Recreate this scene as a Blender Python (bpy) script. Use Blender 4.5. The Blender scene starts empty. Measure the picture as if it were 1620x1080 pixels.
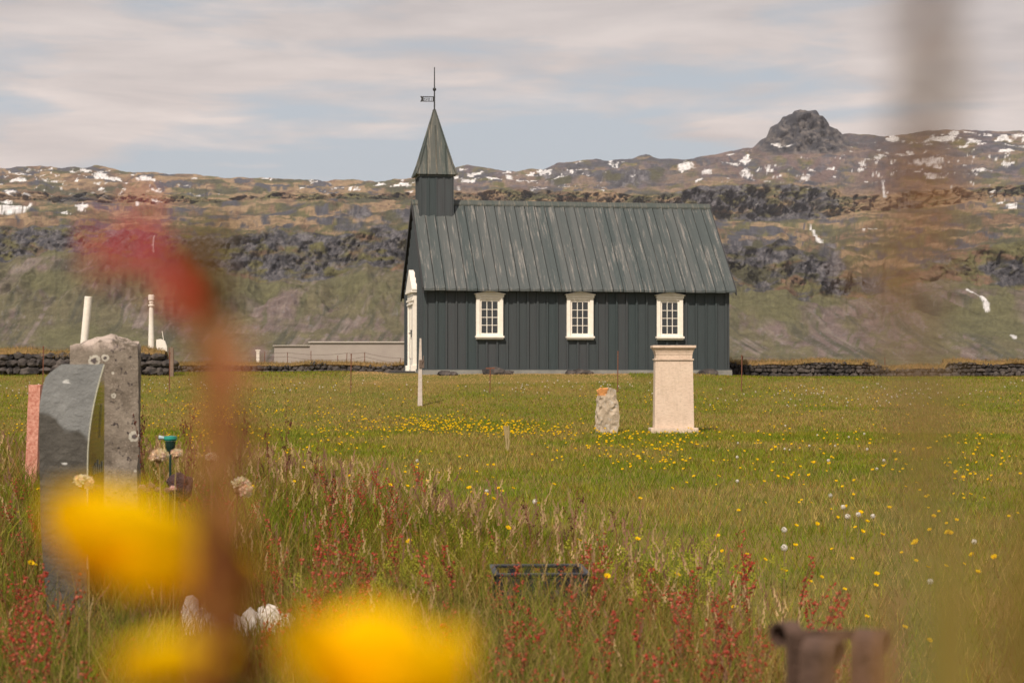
import bpy, math, random
import numpy as np
from mathutils import Vector, Matrix, noise as mnoise

random.seed(7)
rng = np.random.default_rng(11)
sc = bpy.context.scene
col = sc.collection
R = math.radians

# ------------------------------------------------------------------ camera
F = 3000.0            # focal length in photo pixels (1620 wide)
HY, CX = 600.0, 810.0 # row of the horizon, centre column
CZ = 1.0              # eye height above the meadow
cam_d = bpy.data.cameras.new('camera')
cam = bpy.data.objects.new('camera', cam_d); col.objects.link(cam)
cam_d.sensor_width = 36; cam_d.lens = 36 * F / 1620
cam.location = (0, 0, CZ)
cam.rotation_euler = (R(90) + math.atan(60 / F), 0, 0)
cam_d.clip_start = 0.02; cam_d.clip_end = 20000
cam_d.dof.use_dof = True; cam_d.dof.focus_distance = 20; cam_d.dof.aperture_fstop = 8
cam_d.dof.aperture_blades = 7
sc.camera = cam
sc.view_settings.view_transform = 'Standard'; sc.view_settings.look = 'None'
sc.view_settings.exposure = 0.12; sc.view_settings.gamma = 1
sc.render.engine = 'CYCLES'
sc.cycles.max_bounces = 6; sc.cycles.diffuse_bounces = 3; sc.cycles.transmission_bounces = 4
sc.cycles.volume_bounces = 0; sc.cycles.use_denoising = True

# ------------------------------------------------------------------ light
SUN_EL, SUN_AZ = 45, 20     # sun high, behind the camera to the left
sd = bpy.data.lights.new('sun', 'SUN'); sd.energy = 4.3; sd.angle = R(1.2); sd.color = (1, .87, .72)
sun = bpy.data.objects.new('sun', sd); col.objects.link(sun)
to_sun = Vector((-math.sin(R(SUN_AZ)) * math.cos(R(SUN_EL)), -math.cos(R(SUN_AZ)) * math.cos(R(SUN_EL)), math.sin(R(SUN_EL))))
sun.rotation_euler = to_sun.to_track_quat('Z', 'Y').to_euler()

# ------------------------------------------------------------------ node helpers
class NT:
    def __init__(s, tree): s.t = tree; s.n = tree.nodes; s.l = tree.links
    def node(s, kind, **kw):
        nd = s.n.new(kind)
        for k, v in kw.items():
            if k.startswith('i_'):
                key = k[2:]; key = int(key) if key.isdigit() else key.replace('_', ' ')
                s.put(nd.inputs[key], v)
            else: setattr(nd, k, v)
        return nd
    def put(s, inp, v):
        if isinstance(v, bpy.types.NodeSocket): s.l.new(v, inp)
        else: inp.default_value = v
    def math(s, op, a, b=0.0, c=None, clamp=False):
        m = s.n.new('ShaderNodeMath'); m.operation = op; m.use_clamp = clamp
        s.put(m.inputs[0], a); s.put(m.inputs[1], b)
        if c is not None: s.put(m.inputs[2], c)
        return m.outputs[0]
    def mix(s, f, a, b, mode='MIX'):
        m = s.n.new('ShaderNodeMix'); m.data_type = 'RGBA'; m.blend_type = mode
        s.put(m.inputs[0], f)
        for i, v in ((6, a), (7, b)):
            if isinstance(v, tuple) and len(v) == 3: v = (*v, 1)
            s.put(m.inputs[i], v)
        return m.outputs[2]
    def noise(s, vec, scale, detail=4, rough=.55, dist=0):
        m = s.node('ShaderNodeTexNoise', i_Scale=scale, i_Detail=detail, i_Roughness=rough, i_Distortion=dist)
        if vec is not None: s.l.new(vec, m.inputs['Vector'])
        return m.outputs['Fac']
    def ramp(s, f, *stops):
        m = s.n.new('ShaderNodeValToRGB'); s.put(m.inputs[0], f); e = m.color_ramp.elements
        while len(e) < len(stops): e.new(.5)
        for el, (p, c) in zip(e, stops):
            el.position = p; el.color = (c, c, c, 1) if isinstance(c, (int, float)) else (*c, 1)
        return m.outputs[0]
    def map(s, vec, scale=(1, 1, 1), loc=(0, 0, 0), rot=(0, 0, 0)):
        m = s.node('ShaderNodeMapping', i_Scale=scale, i_Location=loc, i_Rotation=rot); s.l.new(vec, m.inputs[0]); return m.outputs[0]

def mat(name):
    m = bpy.data.materials.new(name); m.use_nodes = True
    nt = NT(m.node_tree); b = m.node_tree.nodes['Principled BSDF']
    nt.b = b; nt.obj = nt.node('ShaderNodeTexCoord').outputs['Object']
    nt.pos = nt.node('ShaderNodeNewGeometry').outputs['Position']
    nt.m = m
    return nt
def fin(nt, colr, rough=.8, bump=None, bstr=.3, bdist=.01, metal=0, spec=.4):
    if isinstance(colr, tuple) and len(colr) == 3: colr = (*colr, 1)
    nt.put(nt.b.inputs['Base Color'], colr); nt.put(nt.b.inputs['Roughness'], rough)
    nt.b.inputs['Metallic'].default_value = metal; nt.b.inputs['Specular IOR Level'].default_value = spec
    if bump is not None:
        bm = nt.node('ShaderNodeBump', i_Strength=bstr, i_Distance=bdist, i_Height=bump)
        nt.l.new(bm.outputs[0], nt.b.inputs['Normal'])
    return nt.m
def noisy(name, a, b, scale=8, rough=.85, bstr=.4, bdist=.01, detail=6, spec=.3, metal=0, lo=.35, hi=.65):
    nt = mat(name); f = nt.noise(nt.obj, scale, detail, .65)
    return fin(nt, nt.mix(nt.ramp(f, (lo, 0.), (hi, 1.)), a, b), rough, nt.noise(nt.obj, scale * 4, 5), bstr, bdist, metal, spec)

# ------------------------------------------------------------------ world sky
w = bpy.data.worlds.new('World'); sc.world = w; w.use_nodes = True
nt = NT(w.node_tree); bg = w.node_tree.nodes['Background']
sky = nt.node('ShaderNodeTexSky', sky_type='NISHITA', sun_disc=False)
sky.sun_elevation = R(SUN_EL); sky.sun_rotation = math.atan2(to_sun.x, to_sun.y); sky.air_density = 1.2; sky.dust_density = 2.0
tc = nt.node('ShaderNodeTexCoord').outputs['Generated']
skyc = nt.mix(1.0, sky.outputs[0], (.085, .085, .085), 'MULTIPLY')
v1 = nt.map(tc, (4, 4, 22), (.35, 0, 1.2), (0, R(4), 0))
n1 = nt.noise(v1, 1.1, 6, .5, .3)
v2 = nt.map(tc, (7, 7, 42), (1.3, 2, .4), (0, R(-8), 0))
n2 = nt.noise(v2, 1.3, 7, .55, .4)
sep = nt.node('ShaderNodeSeparateXYZ'); nt.l.new(tc, sep.inputs[0]); zz = sep.outputs[2]; xx = sep.outputs[0]
# cover thins to a clear strip low over the left skyline
low = nt.math('MULTIPLY', nt.ramp(zz, (.115, 1.), (.165, 0.)), nt.ramp(xx, (.0, 1.), (.14, 0.)))
cover = nt.math('SUBTRACT', nt.math('ADD', nt.math('MULTIPLY', n1, .8), nt.math('MULTIPLY', n2, .25)), nt.math('MULTIPLY', low, .16))
cover = nt.math('ADD', cover, nt.math('MULTIPLY', nt.ramp(xx, (.0, 0.), (.12, 1.)), .05))
mask = nt.ramp(cover, (.45, 0.), (.55, 1.))
cc = nt.mix(nt.ramp(n2, (.35, 0.), (.68, 1.)), (.57, .505, .485), (.78, .685, .64))
up = nt.ramp(zz, (.14, 0.), (.22, 1.))
cc = nt.mix(nt.math('MULTIPLY', up, .45), cc, (.385, .39, .41))
skyc = nt.mix(.85, skyc, (.50, .545, .60))
skyc = nt.mix(nt.math('MULTIPLY', up, .5), skyc, (.30, .36, .42))
fincol = nt.mix(mask, skyc, cc)
nt.l.new(fincol, bg.inputs[0]); bg.inputs[1].default_value = 1.0

# ------------------------------------------------------------------ tagging and meshes
def tag(o, label=None, cat=None, group=None, kind=None):
    if label: o['label'] = label
    if cat: o['category'] = cat
    if group: o['group'] = group
    if kind: o['kind'] = kind
    return o
def empty(name, loc=(0, 0, 0), rz=0, label=None, cat=None, group=None):
    o = bpy.data.objects.new(name, None); col.objects.link(o); o.location = loc; o.rotation_euler = (0, 0, rz)
    o.empty_display_size = .1
    return tag(o, label, cat, group)
def fast_mesh(name, V, faces, n, mats, C=None, mi=None, smooth=False):
    """V (N,3); faces (M,n) int array or list of lists"""
    me = bpy.data.meshes.new(name)
    V = np.asarray(V, np.float32)
    if n:
        Fc = np.asarray(faces, np.int32)
        me.vertices.add(len(V)); me.vertices.foreach_set('co', V.ravel())
        me.loops.add(Fc.size); me.loops.foreach_set('vertex_index', Fc.ravel())
        me.polygons.add(len(Fc)); me.polygons.foreach_set('loop_start', np.arange(0, Fc.size, n, dtype=np.int32))
        me.polygons.foreach_set('loop_total', np.full(len(Fc), n, np.int32))
    else:
        me.from_pydata([tuple(map(float, v)) for v in V], [], [list(map(int, f)) for f in faces])
    if mi is not None: me.polygons.foreach_set('material_index', np.asarray(mi, np.int32))
    if smooth: me.polygons.foreach_set('use_smooth', np.ones(len(me.polygons), bool))
    me.update(calc_edges=True); me.validate()
    if C is not None:
        a = me.color_attributes.new('Col', 'FLOAT_COLOR', 'POINT')
        C4 = np.ones((len(V), 4), np.float32); C4[:, :3] = C; a.data.foreach_set('color', C4.ravel())
    for m in (mats if isinstance(mats, (list, tuple)) else [mats]): me.materials.append(m)
    return me
def link(me, name, parent=None, loc=None):
    o = bpy.data.objects.new(name, me); col.objects.link(o)
    if parent: o.parent = parent
    if loc is not None: o.location = loc
    return o

class MB:
    def __init__(s): s.v = []; s.f = []; s.mi = []; s.c = []; s.cur = 0; s.col = (1, 1, 1)
    def add(s, vs, fs):
        b = len(s.v); s.v += [tuple(v) for v in vs]; s.c += [s.col] * len(vs)
        for f in fs: s.f.append([i + b for i in f]); s.mi.append(s.cur)
        return s
    def box(s, x0, x1, y0, y1, z0, z1, M=None):
        vs = [Vector(p) for p in ((x0, y0, z0), (x1, y0, z0), (x1, y1, z0), (x0, y1, z0), (x0, y0, z1), (x1, y0, z1), (x1, y1, z1), (x0, y1, z1))]
        if M: vs = [M @ v for v in vs]
        return s.add(vs, [(0, 3, 2, 1), (4, 5, 6, 7), (0, 1, 5, 4), (1, 2, 6, 5), (2, 3, 7, 6), (3, 0, 4, 7)])
    def prism(s, pts, y0, y1, axis='y', M=None):
        """polygon pts (a,b) extruded along axis"""
        def mk(p, t): return {'y': (p[0], t, p[1]), 'x': (t, p[0], p[1]), 'z': (p[0], p[1], t)}[axis]
        n = len(pts); vs = [Vector(mk(p, y0)) for p in pts] + [Vector(mk(p, y1)) for p in pts]
        if M: vs = [M @ v for v in vs]
        fs = [tuple(range(n)), tuple(range(2 * n - 1, n - 1, -1))] + [(i, i + n, (i + 1) % n + n, (i + 1) % n) for i in range(n)]
        return s.add(vs, fs)
    def tube(s, path, rad, n=8, cap=True):
        path = [Vector(p) for p in path]
        if not hasattr(rad, '__len__'): rad = [rad] * len(path)
        vs = []; ref = Vector((.3, .9, .2))
        for i, p in enumerate(path):
            d = (path[min(i + 1, len(path) - 1)] - path[max(i - 1, 0)]).normalized()
            a = d.cross(ref)
            if a.length < .05: a = d.cross(Vector((1, 0, 0)))
            a.normalize(); b = d.cross(a)
            vs += [p + (a * math.cos(t) + b * math.sin(t)) * rad[i] for t in (2 * math.pi * k / n for k in range(n))]
        fs = [(i * n + k, i * n + (k + 1) % n, (i + 1) * n + (k + 1) % n, (i + 1) * n + k) for i in range(len(path) - 1) for k in range(n)]
        if cap: fs += [tuple(range(n - 1, -1, -1)), tuple(range((len(path) - 1) * n, len(path) * n))]
        return s.add(vs, fs)
    def lathe(s, prof, c=(0, 0, 0), n=16):
        vs = [(c[0] + r * math.cos(2 * math.pi * k / n), c[1] + r * math.sin(2 * math.pi * k / n), c[2] + z) for r, z in prof for k in range(n)]
        fs = [(i * n + k, i * n + (k + 1) % n, (i + 1) * n + (k + 1) % n, (i + 1) * n + k) for i in range(len(prof) - 1) for k in range(n)]
        fs += [tuple(range(n - 1, -1, -1)), tuple(range((len(prof) - 1) * n, len(prof) * n))]
        return s.add(vs, fs)
    def rock(s, c, size, seed, sub=0, rough=.28):
        vs, fs = ICO[sub]
        off = Vector((seed * 7.13, seed * 3.7, seed * 1.9)); out = []
        rz = Matrix.Rotation(seed * 2.4, 3, 'Z')
        for v in vs:
            k = 1 + rough * mnoise.noise(v * 1.3 + off) + rough * .5 * mnoise.noise(v * 3.1 + off)
            p = rz @ (v * k); out.append((c[0] + p.x * size[0], c[1] + p.y * size[1], c[2] + p.z * size[2]))
        return s.add(out, fs)
    def mesh(s, name, mats, smooth=False, color=False):
        return fast_mesh(name, s.v, s.f, 0, mats, C=np.array(s.c) if color else None, mi=s.mi, smooth=smooth)
    def obj(s, name, mats, parent=None, smooth=False, color=False, loc=None):
        return link(s.mesh(name, mats, smooth, color), name, parent, loc)
def bevel(o, w=.01, seg=2):
    b = o.modifiers.new('bevel', 'BEVEL'); b.width = w; b.segments = seg; b.limit_method = 'ANGLE'; return o

import bmesh
def ico(sub):
    bm = bmesh.new(); bmesh.ops.create_icosphere(bm, subdivisions=sub, radius=1)
    vs = [v.co.copy() for v in bm.verts]; fs = [tuple(v.index for v in f.verts) for f in bm.faces]; bm.free(); return vs, fs
ICO = [ico(2), ico(3), ico(1)]

# vectorised value noise
def _h(ix, iy, s): 
    n = (ix.astype(np.int64) * 374761393 + iy.astype(np.int64) * 668265263 + s * 1442695041) & 0xffffffff
    n = ((n ^ (n >> 13)) * 1274126177) & 0xffffffff
    return ((n ^ (n >> 16)) & 0xffff) / 65535.0
def vn(x, y, s=0):
    x = np.asarray(x, float); y = np.asarray(y, float)
    ix = np.floor(x); iy = np.floor(y); fx = x - ix; fy = y - iy
    fx = fx * fx * (3 - 2 * fx); fy = fy * fy * (3 - 2 * fy)
    a = _h(ix, iy, s); b = _h(ix + 1, iy, s); c = _h(ix, iy + 1, s); d = _h(ix + 1, iy + 1, s)
    return (a + (b - a) * fx) * (1 - fy) + (c + (d - c) * fx) * fy
def fbm(x, y, s=0, o=4, g=.5):
    r = 0; a = 1; t = 0
    for k in range(o):
        ca, sa = math.cos(.6 + 1.1 * k), math.sin(.6 + 1.1 * k); m = 1.93 ** k
        r = r + a * vn((x * ca - y * sa) * m + 17.3 * k, (x * sa + y * ca) * m - 9.1 * k, s + k); t += a; a *= g
    return r / t           # 0..1

# ------------------------------------------------------------------ ground
GD = [-30, 0, 34, 36, 40, 45, 48, 50, 51.5, 54, 60, 70, 100, 300, 900, 6000]
GZ = [0, 0, 0, 0.01, .12, .40, .70, .95, 1.12, 1.2, 1.17, 1.1, 1.0, .8, .2, -10]
_dd = np.linspace(-30, 6000, 60301); _gz = np.interp(_dd, GD, GZ)
_k = np.hanning(21); _k /= _k.sum(); _gz = np.convolve(np.pad(_gz, 10, 'edge'), _k, 'valid')
def ground(x, y):
    x = np.asarray(x, float); y = np.asarray(y, float)
    z = np.interp(y, _dd, _gz)
    z = z - .12 * np.clip((x - 4.5) / 3, 0, 1) * np.clip((y - 48) / 5, 0, 1)
    z = z + .07 * (fbm(x * .35, y * .35, 3, 3) - .5) * np.clip((y - 3) / 5, 0, 1) * np.clip((200 - y) / 100, 0, 1)
    return z
def gz(x, y): return float(ground(x, y))
_td = np.linspace(3, 51, 2000); _tpy = HY + F * (CZ - np.interp(_td, _dd, _gz)) / _td
def dist_at(py, h=0.0):
    """distance at which something h above the ground shows at row py"""
    t = HY + F * (CZ - np.interp(_td, _dd, _gz) - h) / _td
    t = np.minimum.accumulate(t)
    return np.interp(-np.asarray(py, float), -t, _td)
def at(px, d): return (px - CX) / F * d
def zat(py, d): return CZ + d * (HY - py) / F

ys = np.unique(np.concatenate([np.linspace(-12, 3, 16), np.linspace(3, 70, 336), np.geomspace(70, 5200, 60)]))
us = np.concatenate([np.linspace(-1, -.33, 12)[:-1], np.linspace(-.33, .33, 160), np.linspace(.33, 1, 12)[1:]])
Y, U = np.meshgrid(ys, us, indexing='ij'); X = U * (np.maximum(Y, 0) * 1.0 + 8)
Z = ground(X, Y); V = np.stack([X, Y, Z], -1).reshape(-1, 3)
nr, nc = Y.shape; i = np.arange(nr * nc).reshape(nr, nc)
Q = np.stack([i[:-1, :-1], i[:-1, 1:], i[1:, 1:], i[1:, :-1]], -1).reshape(-1, 4)
nt = mat('turf')
a = nt.noise(nt.pos, .5, 6, .6); b = nt.noise(nt.pos, 14, 5, .7)
c = nt.mix(nt.ramp(a, (.38, 0.), (.62, 1.)), (.12, .125, .02), (.20, .14, .04))
c = nt.mix(nt.math('MULTIPLY', nt.ramp(b, (.45, 0.), (.7, 1.)), .6), c, (.18, .13, .05))
M_turf = fin(nt, c, .95, b, .8, .03, spec=.1)
tag(link(fast_mesh('lawn', V, Q, 4, M_turf, smooth=True), 'ground'), kind='structure')

# ------------------------------------------------------------------ mountains
PX = [-500, 0, 60, 110, 200, 300, 350, 400, 450, 500, 560, 600, 650, 700, 740, 800, 860, 900, 950, 1000, 1050, 1100, 1150, 1200, 1250, 1300, 1350, 1400, 1450, 1500, 1560, 1620, 2200]
def T(*p):
    xs = [q[0] for q in p]; yy = [q[1] for q in p]; return xs, yy
LINES = [  # (distance, rows to next, control points column->row)
 (760, 6, T((0, 612), (1620, 612))),
 (800, 40, T((0, 590), (1620, 590))),
 (960, 60, T((-500, 500), (0, 500), (300, 510), (600, 512), (900, 520), (1200, 530), (1620, 520))),
 (1190, 46, T((-500, 410), (0, 404), (110, 400), (200, 408), (300, 422), (350, 430), (420, 444), (500, 443), (540, 432), (580, 412), (640, 428), (800, 430), (1000, 430), (1100, 432), (1150, 440), (1200, 462), (1260, 466), (1320, 470), (1380, 472), (1420, 452), (1500, 440), (1620, 455), (2200, 440))),
 (1212, 30, T((-500, 350), (0, 358), (100, 358), (200, 363), (300, 371), (360, 372), (420, 362), (480, 366), (540, 372), (600, 362), (650, 350), (800, 350), (1000, 360), (1100, 382), (1160, 388), (1200, 396), (1235, 378), (1270, 398), (1330, 418), (1390, 452), (1430, 425), (1500, 405), (1560, 385), (1620, 378), (2200, 360))),
 (1600, 16, T((-500, 338), (0, 338), (300, 345), (450, 340), (520, 322), (650, 332), (900, 338), (1080, 356), (1150, 366), (1240, 372), (1300, 386), (1350, 375), (1400, 372), (1500, 350), (1560, 338), (1620, 340), (2200, 330))),
 (2050, 36, T((-500, 322), (0, 318), (250, 320), (350, 322), (450, 314), (600, 316), (700, 322), (900, 325), (1000, 328), (1080, 344), (1150, 349), (1230, 350), (1290, 346), (1350, 336), (1450, 330), (1540, 318), (1620, 314), (2200, 305))),
 (2080, 30, T((-500, 304), (0, 305), (250, 309), (350, 312), (450, 305), (600, 306), (700, 303), (800, 300), (900, 300), (1000, 304), (1060, 303), (1110, 294), (1180, 288), (1250, 288), (1310, 298), (1350, 308), (1400, 308), (1470, 302), (1540, 296), (1620, 292), (2200, 280))),
 (2550, 26, T((-500, 284), (0, 284), (100, 282), (200, 286), (350, 292), (500, 296), (620, 297), (700, 292), (740, 284), (860, 286), (900, 276), (1000, 272), (1080, 268), (1150, 258), (1190, 250), (1230, 238), (1280, 236), (1330, 240), (1370, 244), (1420, 248), (1500, 236), (1620, 234), (2200, 240))),
 (2640, 36, T((-500, 277), (0, 275), (100, 273), (200, 279), (350, 286), (500, 290), (620, 292), (700, 288), (740, 276), (780, 279), (860, 281), (890, 268), (1000, 262), (1080, 260), (1150, 250), (1190, 241), (1208, 230), (1218, 214), (1232, 203), (1246, 190), (1262, 182), (1292, 183), (1306, 196), (1322, 216), (1345, 226), (1400, 226), (1450, 222), (1500, 217), (1620, 217), (2200, 230))),
 (2950, 5, T((-500, 268), (0, 265), (70, 264), (130, 266), (155, 263), (200, 271), (290, 275), (340, 280), (400, 283), (470, 283), (560, 285), (640, 285), (715, 268), (740, 261), (770, 266), (800, 270), (860, 269), (885, 257), (930, 251), (960, 252), (1000, 251), (1022, 245), (1045, 252), (1080, 251), (1120, 245), (1160, 239), (1192, 233), (1203, 222), (1214, 217), (1219, 202), (1232, 195), (1240, 184), (1254, 180), (1258, 174), (1290, 175), (1297, 182), (1306, 185), (1312, 198), (1324, 203), (1332, 212), (1345, 209), (1372, 213), (1400, 216), (1450, 209), (1500, 205), (1560, 208), (1620, 206), (2200, 215))),
 (3100, 0, T((-500, 330), (2200, 330))),
]
pxs = np.concatenate([np.linspace(-500, -60, 120)[:-1], np.arange(-60, 1681, 1.55), np.linspace(1681, 2200, 140)[1:]])
rowsD, rowsY, rowsK = [], [], []
def rough_line(k, amp):
    return (fbm(pxs / 34., np.full_like(pxs, k * 7.7), 40 + k, 5, .6) - .5) * amp
LY = []
for k, (d, n, tb) in enumerate(LINES):
    y = np.interp(pxs, *tb)
    amp = [0, 0, 8, 30, 22, 14, 10, 16, 12, 10, 8, 0][k]
    LY.append(y + rough_line(k, amp) * (1 - .7 * np.exp(-((pxs - 1272) / 80.) ** 4) * (k >= 8)))
dvar = (fbm(pxs / 160., np.zeros_like(pxs), 90, 4) - .5)
for k, (d, n, tb) in enumerate(LINES):
    if k == len(LINES) - 1:
        rowsD.append(d + 0 * pxs); rowsY.append(LY[k]); rowsK.append(k + 0 * pxs); continue
    for j in range(n):
        t = j / n
        d0 = d * (1 + .10 * dvar * (k in (3, 4))); d1 = LINES[k + 1][0] * (1 + .10 * dvar * (k + 1 in (3, 4)))
        dj = d0 + (d1 - d0) * t
        rowsD.append(dj)
        # heights go straight in z between the lines
        z0 = d0 * (HY - LY[k]) / F; z1 = d1 * (HY - LY[k + 1]) / F
        s = t if k not in (2,) else t * .6 + t * t * .4
        rowsY.append(HY - F * (z0 + (z1 - z0) * s) / dj); rowsK.append(k + t + 0 * pxs)
D = np.array(rowsD); YI = np.array(rowsY); K = np.array(rowsK)
PXG = np.broadcast_to(pxs, D.shape).copy()
X = (PXG - CX) / F * D; Z = CZ + D * (HY - YI) / F
ki = np.floor(K).astype(int); tt = K - ki
cliff = ((ki == 3) | (ki == 6)).astype(float)
butte = np.exp(-((PXG - 1272) / 68.) ** 4) * ((ki >= 8)).astype(float)
edge = np.clip(np.minimum(tt, 1 - tt) * 5, 0, 1)
talus = (ki == 2) * np.sin(np.pi * tt)
# gullies running down the talus, hummocks on the plateau, buttresses in the cliffs
Z += talus * (1 - abs(fbm(X / 30 + D / 300, D / 190, 5, 5, .6) * 2 - 1) * 1.6 - .4) * 13
butte0 = 0
hum = ((ki == 4) | (ki == 5) | (ki == 7) | (ki == 8)) * np.clip(tt * 4, 0, 1)
Z += hum * (fbm(X / 55, D / 50, 8, 5, .55) - .5) * np.where(ki >= 7, 15, 14) * (1 - .6 * butte) 
Z += (ki >= 9) * (fbm(X / 30, D / 30, 12, 4) - .5) * 7 * (ki < 11)
Dd = D + cliff * edge * (fbm(X / 9, Z / 15, 6, 5, .65) - .5) * 30 * np.where(ki == 6, 2.6, 1) * (.6 + .8 * fbm(X / 60, Z / 60, 77, 2))
Dd = Dd + butte * (fbm(X / 13, Z / 16, 9, 5, .65) - .5) * 70 * (K < 10)
Z += butte * (fbm(X / 9, Z / 9, 19, 4, .6) - .5) * 5 * (K > 8.6) * (K < 10.5)
Yw = Dd; V = np.stack([X, Yw, Z], -1)
# albedo by what lies there
def mixc(f, a, b): f = np.clip(f, 0, 1)[..., None]; return a * (1 - f) + b * f
c3 = lambda *t: np.array(t, float)
full = lambda c_: np.broadcast_to(c_, D.shape + (3,))
wx = PXG + 16 * (fbm(PXG / 15, YI / 9, 101, 4) - .5); wy = YI + 9 * (fbm(PXG / 15, YI / 9, 111, 4) - .5)     # warped lattice breaks straight edges
fine = fbm(wx / 3.0, wy / 2.1, 23, 5, .7)
band = fbm(wx / 70, wy / 4.2, 120, 5, .62)        # ledges and terraces run along the contours
blot = fbm(wx / 30, wy / 13, 121, 5, .6)
tall_n = fbm(wx / 7 + YI / 22, YI / 26, 122, 4, .6)
G_olive, G_heath, G_ochre = c3(.135, .125, .056), c3(.185, .118, .078), c3(.31, .215, .130)
G_dark, PURP = c3(.085, .082, .050), c3(.135, .112, .122)
ROCK, ROCKL, SCREE, SNOW = c3(.066, .066, .078), c3(.165, .155, .165), c3(.190, .142, .128), c3(.74, .72, .72)
C = full(G_olive)
C = mixc((blot - .47) * 9, C, full(G_heath))
C = mixc((band - .50) * 10 * (K > 4), C, full(G_ochre))
C = mixc((.46 - band) * 10 * (K > 3.9), C, full(G_dark))
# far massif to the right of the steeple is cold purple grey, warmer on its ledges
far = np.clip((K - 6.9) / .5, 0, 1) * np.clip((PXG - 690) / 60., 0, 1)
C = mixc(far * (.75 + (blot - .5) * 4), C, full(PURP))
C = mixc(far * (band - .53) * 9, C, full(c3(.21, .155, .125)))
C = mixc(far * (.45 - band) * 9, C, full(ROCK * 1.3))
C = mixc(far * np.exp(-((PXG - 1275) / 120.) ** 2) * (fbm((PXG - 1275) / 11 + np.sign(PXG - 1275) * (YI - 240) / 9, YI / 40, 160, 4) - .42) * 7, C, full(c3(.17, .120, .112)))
# lower slopes: olive with scree fans and faint runnels
tl = ki <= 2
sc_m = (.6 * blot + .4 * fbm(PXG / 90, YI / 45, 37, 4, .6) - .49) * 8 + np.where(PXG > 1000, .25, 0)
Ct = mixc(sc_m, full(c3(.150, .132, .075)), full(SCREE))
Ct = mixc((tall_n - .56) * 5, Ct, full(c3(.115, .110, .060)))
dg = np.where(PXG > 850, PXG - YI * 1.7, PXG + YI * .7)
Ct = mixc((fbm(dg / 9, YI / 70, 170, 4, .6) - .56) * 7 * (blot > .44), Ct, full(c3(.230, .185, .160)))
Ct = mixc((fbm(dg / 13 + 40, YI / 50, 175, 4, .6) - .57) * 7, Ct, full(c3(.095, .090, .060)))
Ct = mixc((fine - .60) * 4 * (blot > .48), Ct, full(ROCKL))
Ct = mixc((fbm(PXG / 120, YI / 30, 39, 4) - .52) * 7, Ct, full(c3(.138, .130, .066)))
C = np.where(tl[..., None], Ct, C)
ck = mixc((fbm(wx / 5, wy / 9, 24, 5, .72) * .65 + fine * .35 - .45) * 5.5, full(ROCK), full(ROCKL))
ckg = mixc((blot - .53) * 9 + (band - .5) * 3, ck, full(G_olive))
brk = fbm(wx / 42., wy / 17., 44, 5, .6)
cs = np.where(ki == 3, np.clip(1.1 - np.clip((PXG - 1380) / 60, 0, 1) - np.clip((PXG - 1100) / 60, 0, 1) * .2, 0, 1), np.clip(1.1 - ((PXG - 1215) / 150.) ** 4, .10, 1))
cf = np.clip(cs * 2.1 + (brk - .5) * 6 - .8, 0, 1) * cliff
over = (ki == 2) * np.clip((tt - .74) / .26, 0, 1) * np.clip((brk - .47) * 8, 0, 1) + (ki == 4) * np.clip(1 - tt * 7, 0, 1) * .6
C = mixc(np.maximum(cf, over * cs), C, ckg)
C = mixc((ki >= 4) * (ki != 6) * (fbm(wx / 34, wy / 7, 31, 5, .62) - .57) * 12, C, full(ROCK * 1.25))
bm_ = np.clip(1.25 - ((PXG - 1272) / 76.) ** 4, 0, 1) * np.clip((244 - YI + 10 * (brk - .5)) / 6, 0, 1)
C = mixc(bm_, C, mixc((fbm(wx / 8 - wy / 9, wy / 7, 130, 5, .7) - .46) * 5, full(c3(.045, .046, .055)), full(c3(.165, .145, .135))))
for (cx, cy, rx, ry) in ((1200, 425, 60, 42), (1290, 425, 55, 30), (1340, 455, 60, 18), (580, 345, 70, 20), (1590, 430, 40, 25), (960, 280, 110, 14), (1500, 275, 80, 10)):
    m = 1 - ((PXG - cx) / rx) ** 2 - ((YI - cy) / ry) ** 2 + (brk - .5) * 5
    C = mixc(m * 1.6, C, mixc((blot - .50) * 10, ck, full(G_dark)))
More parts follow.
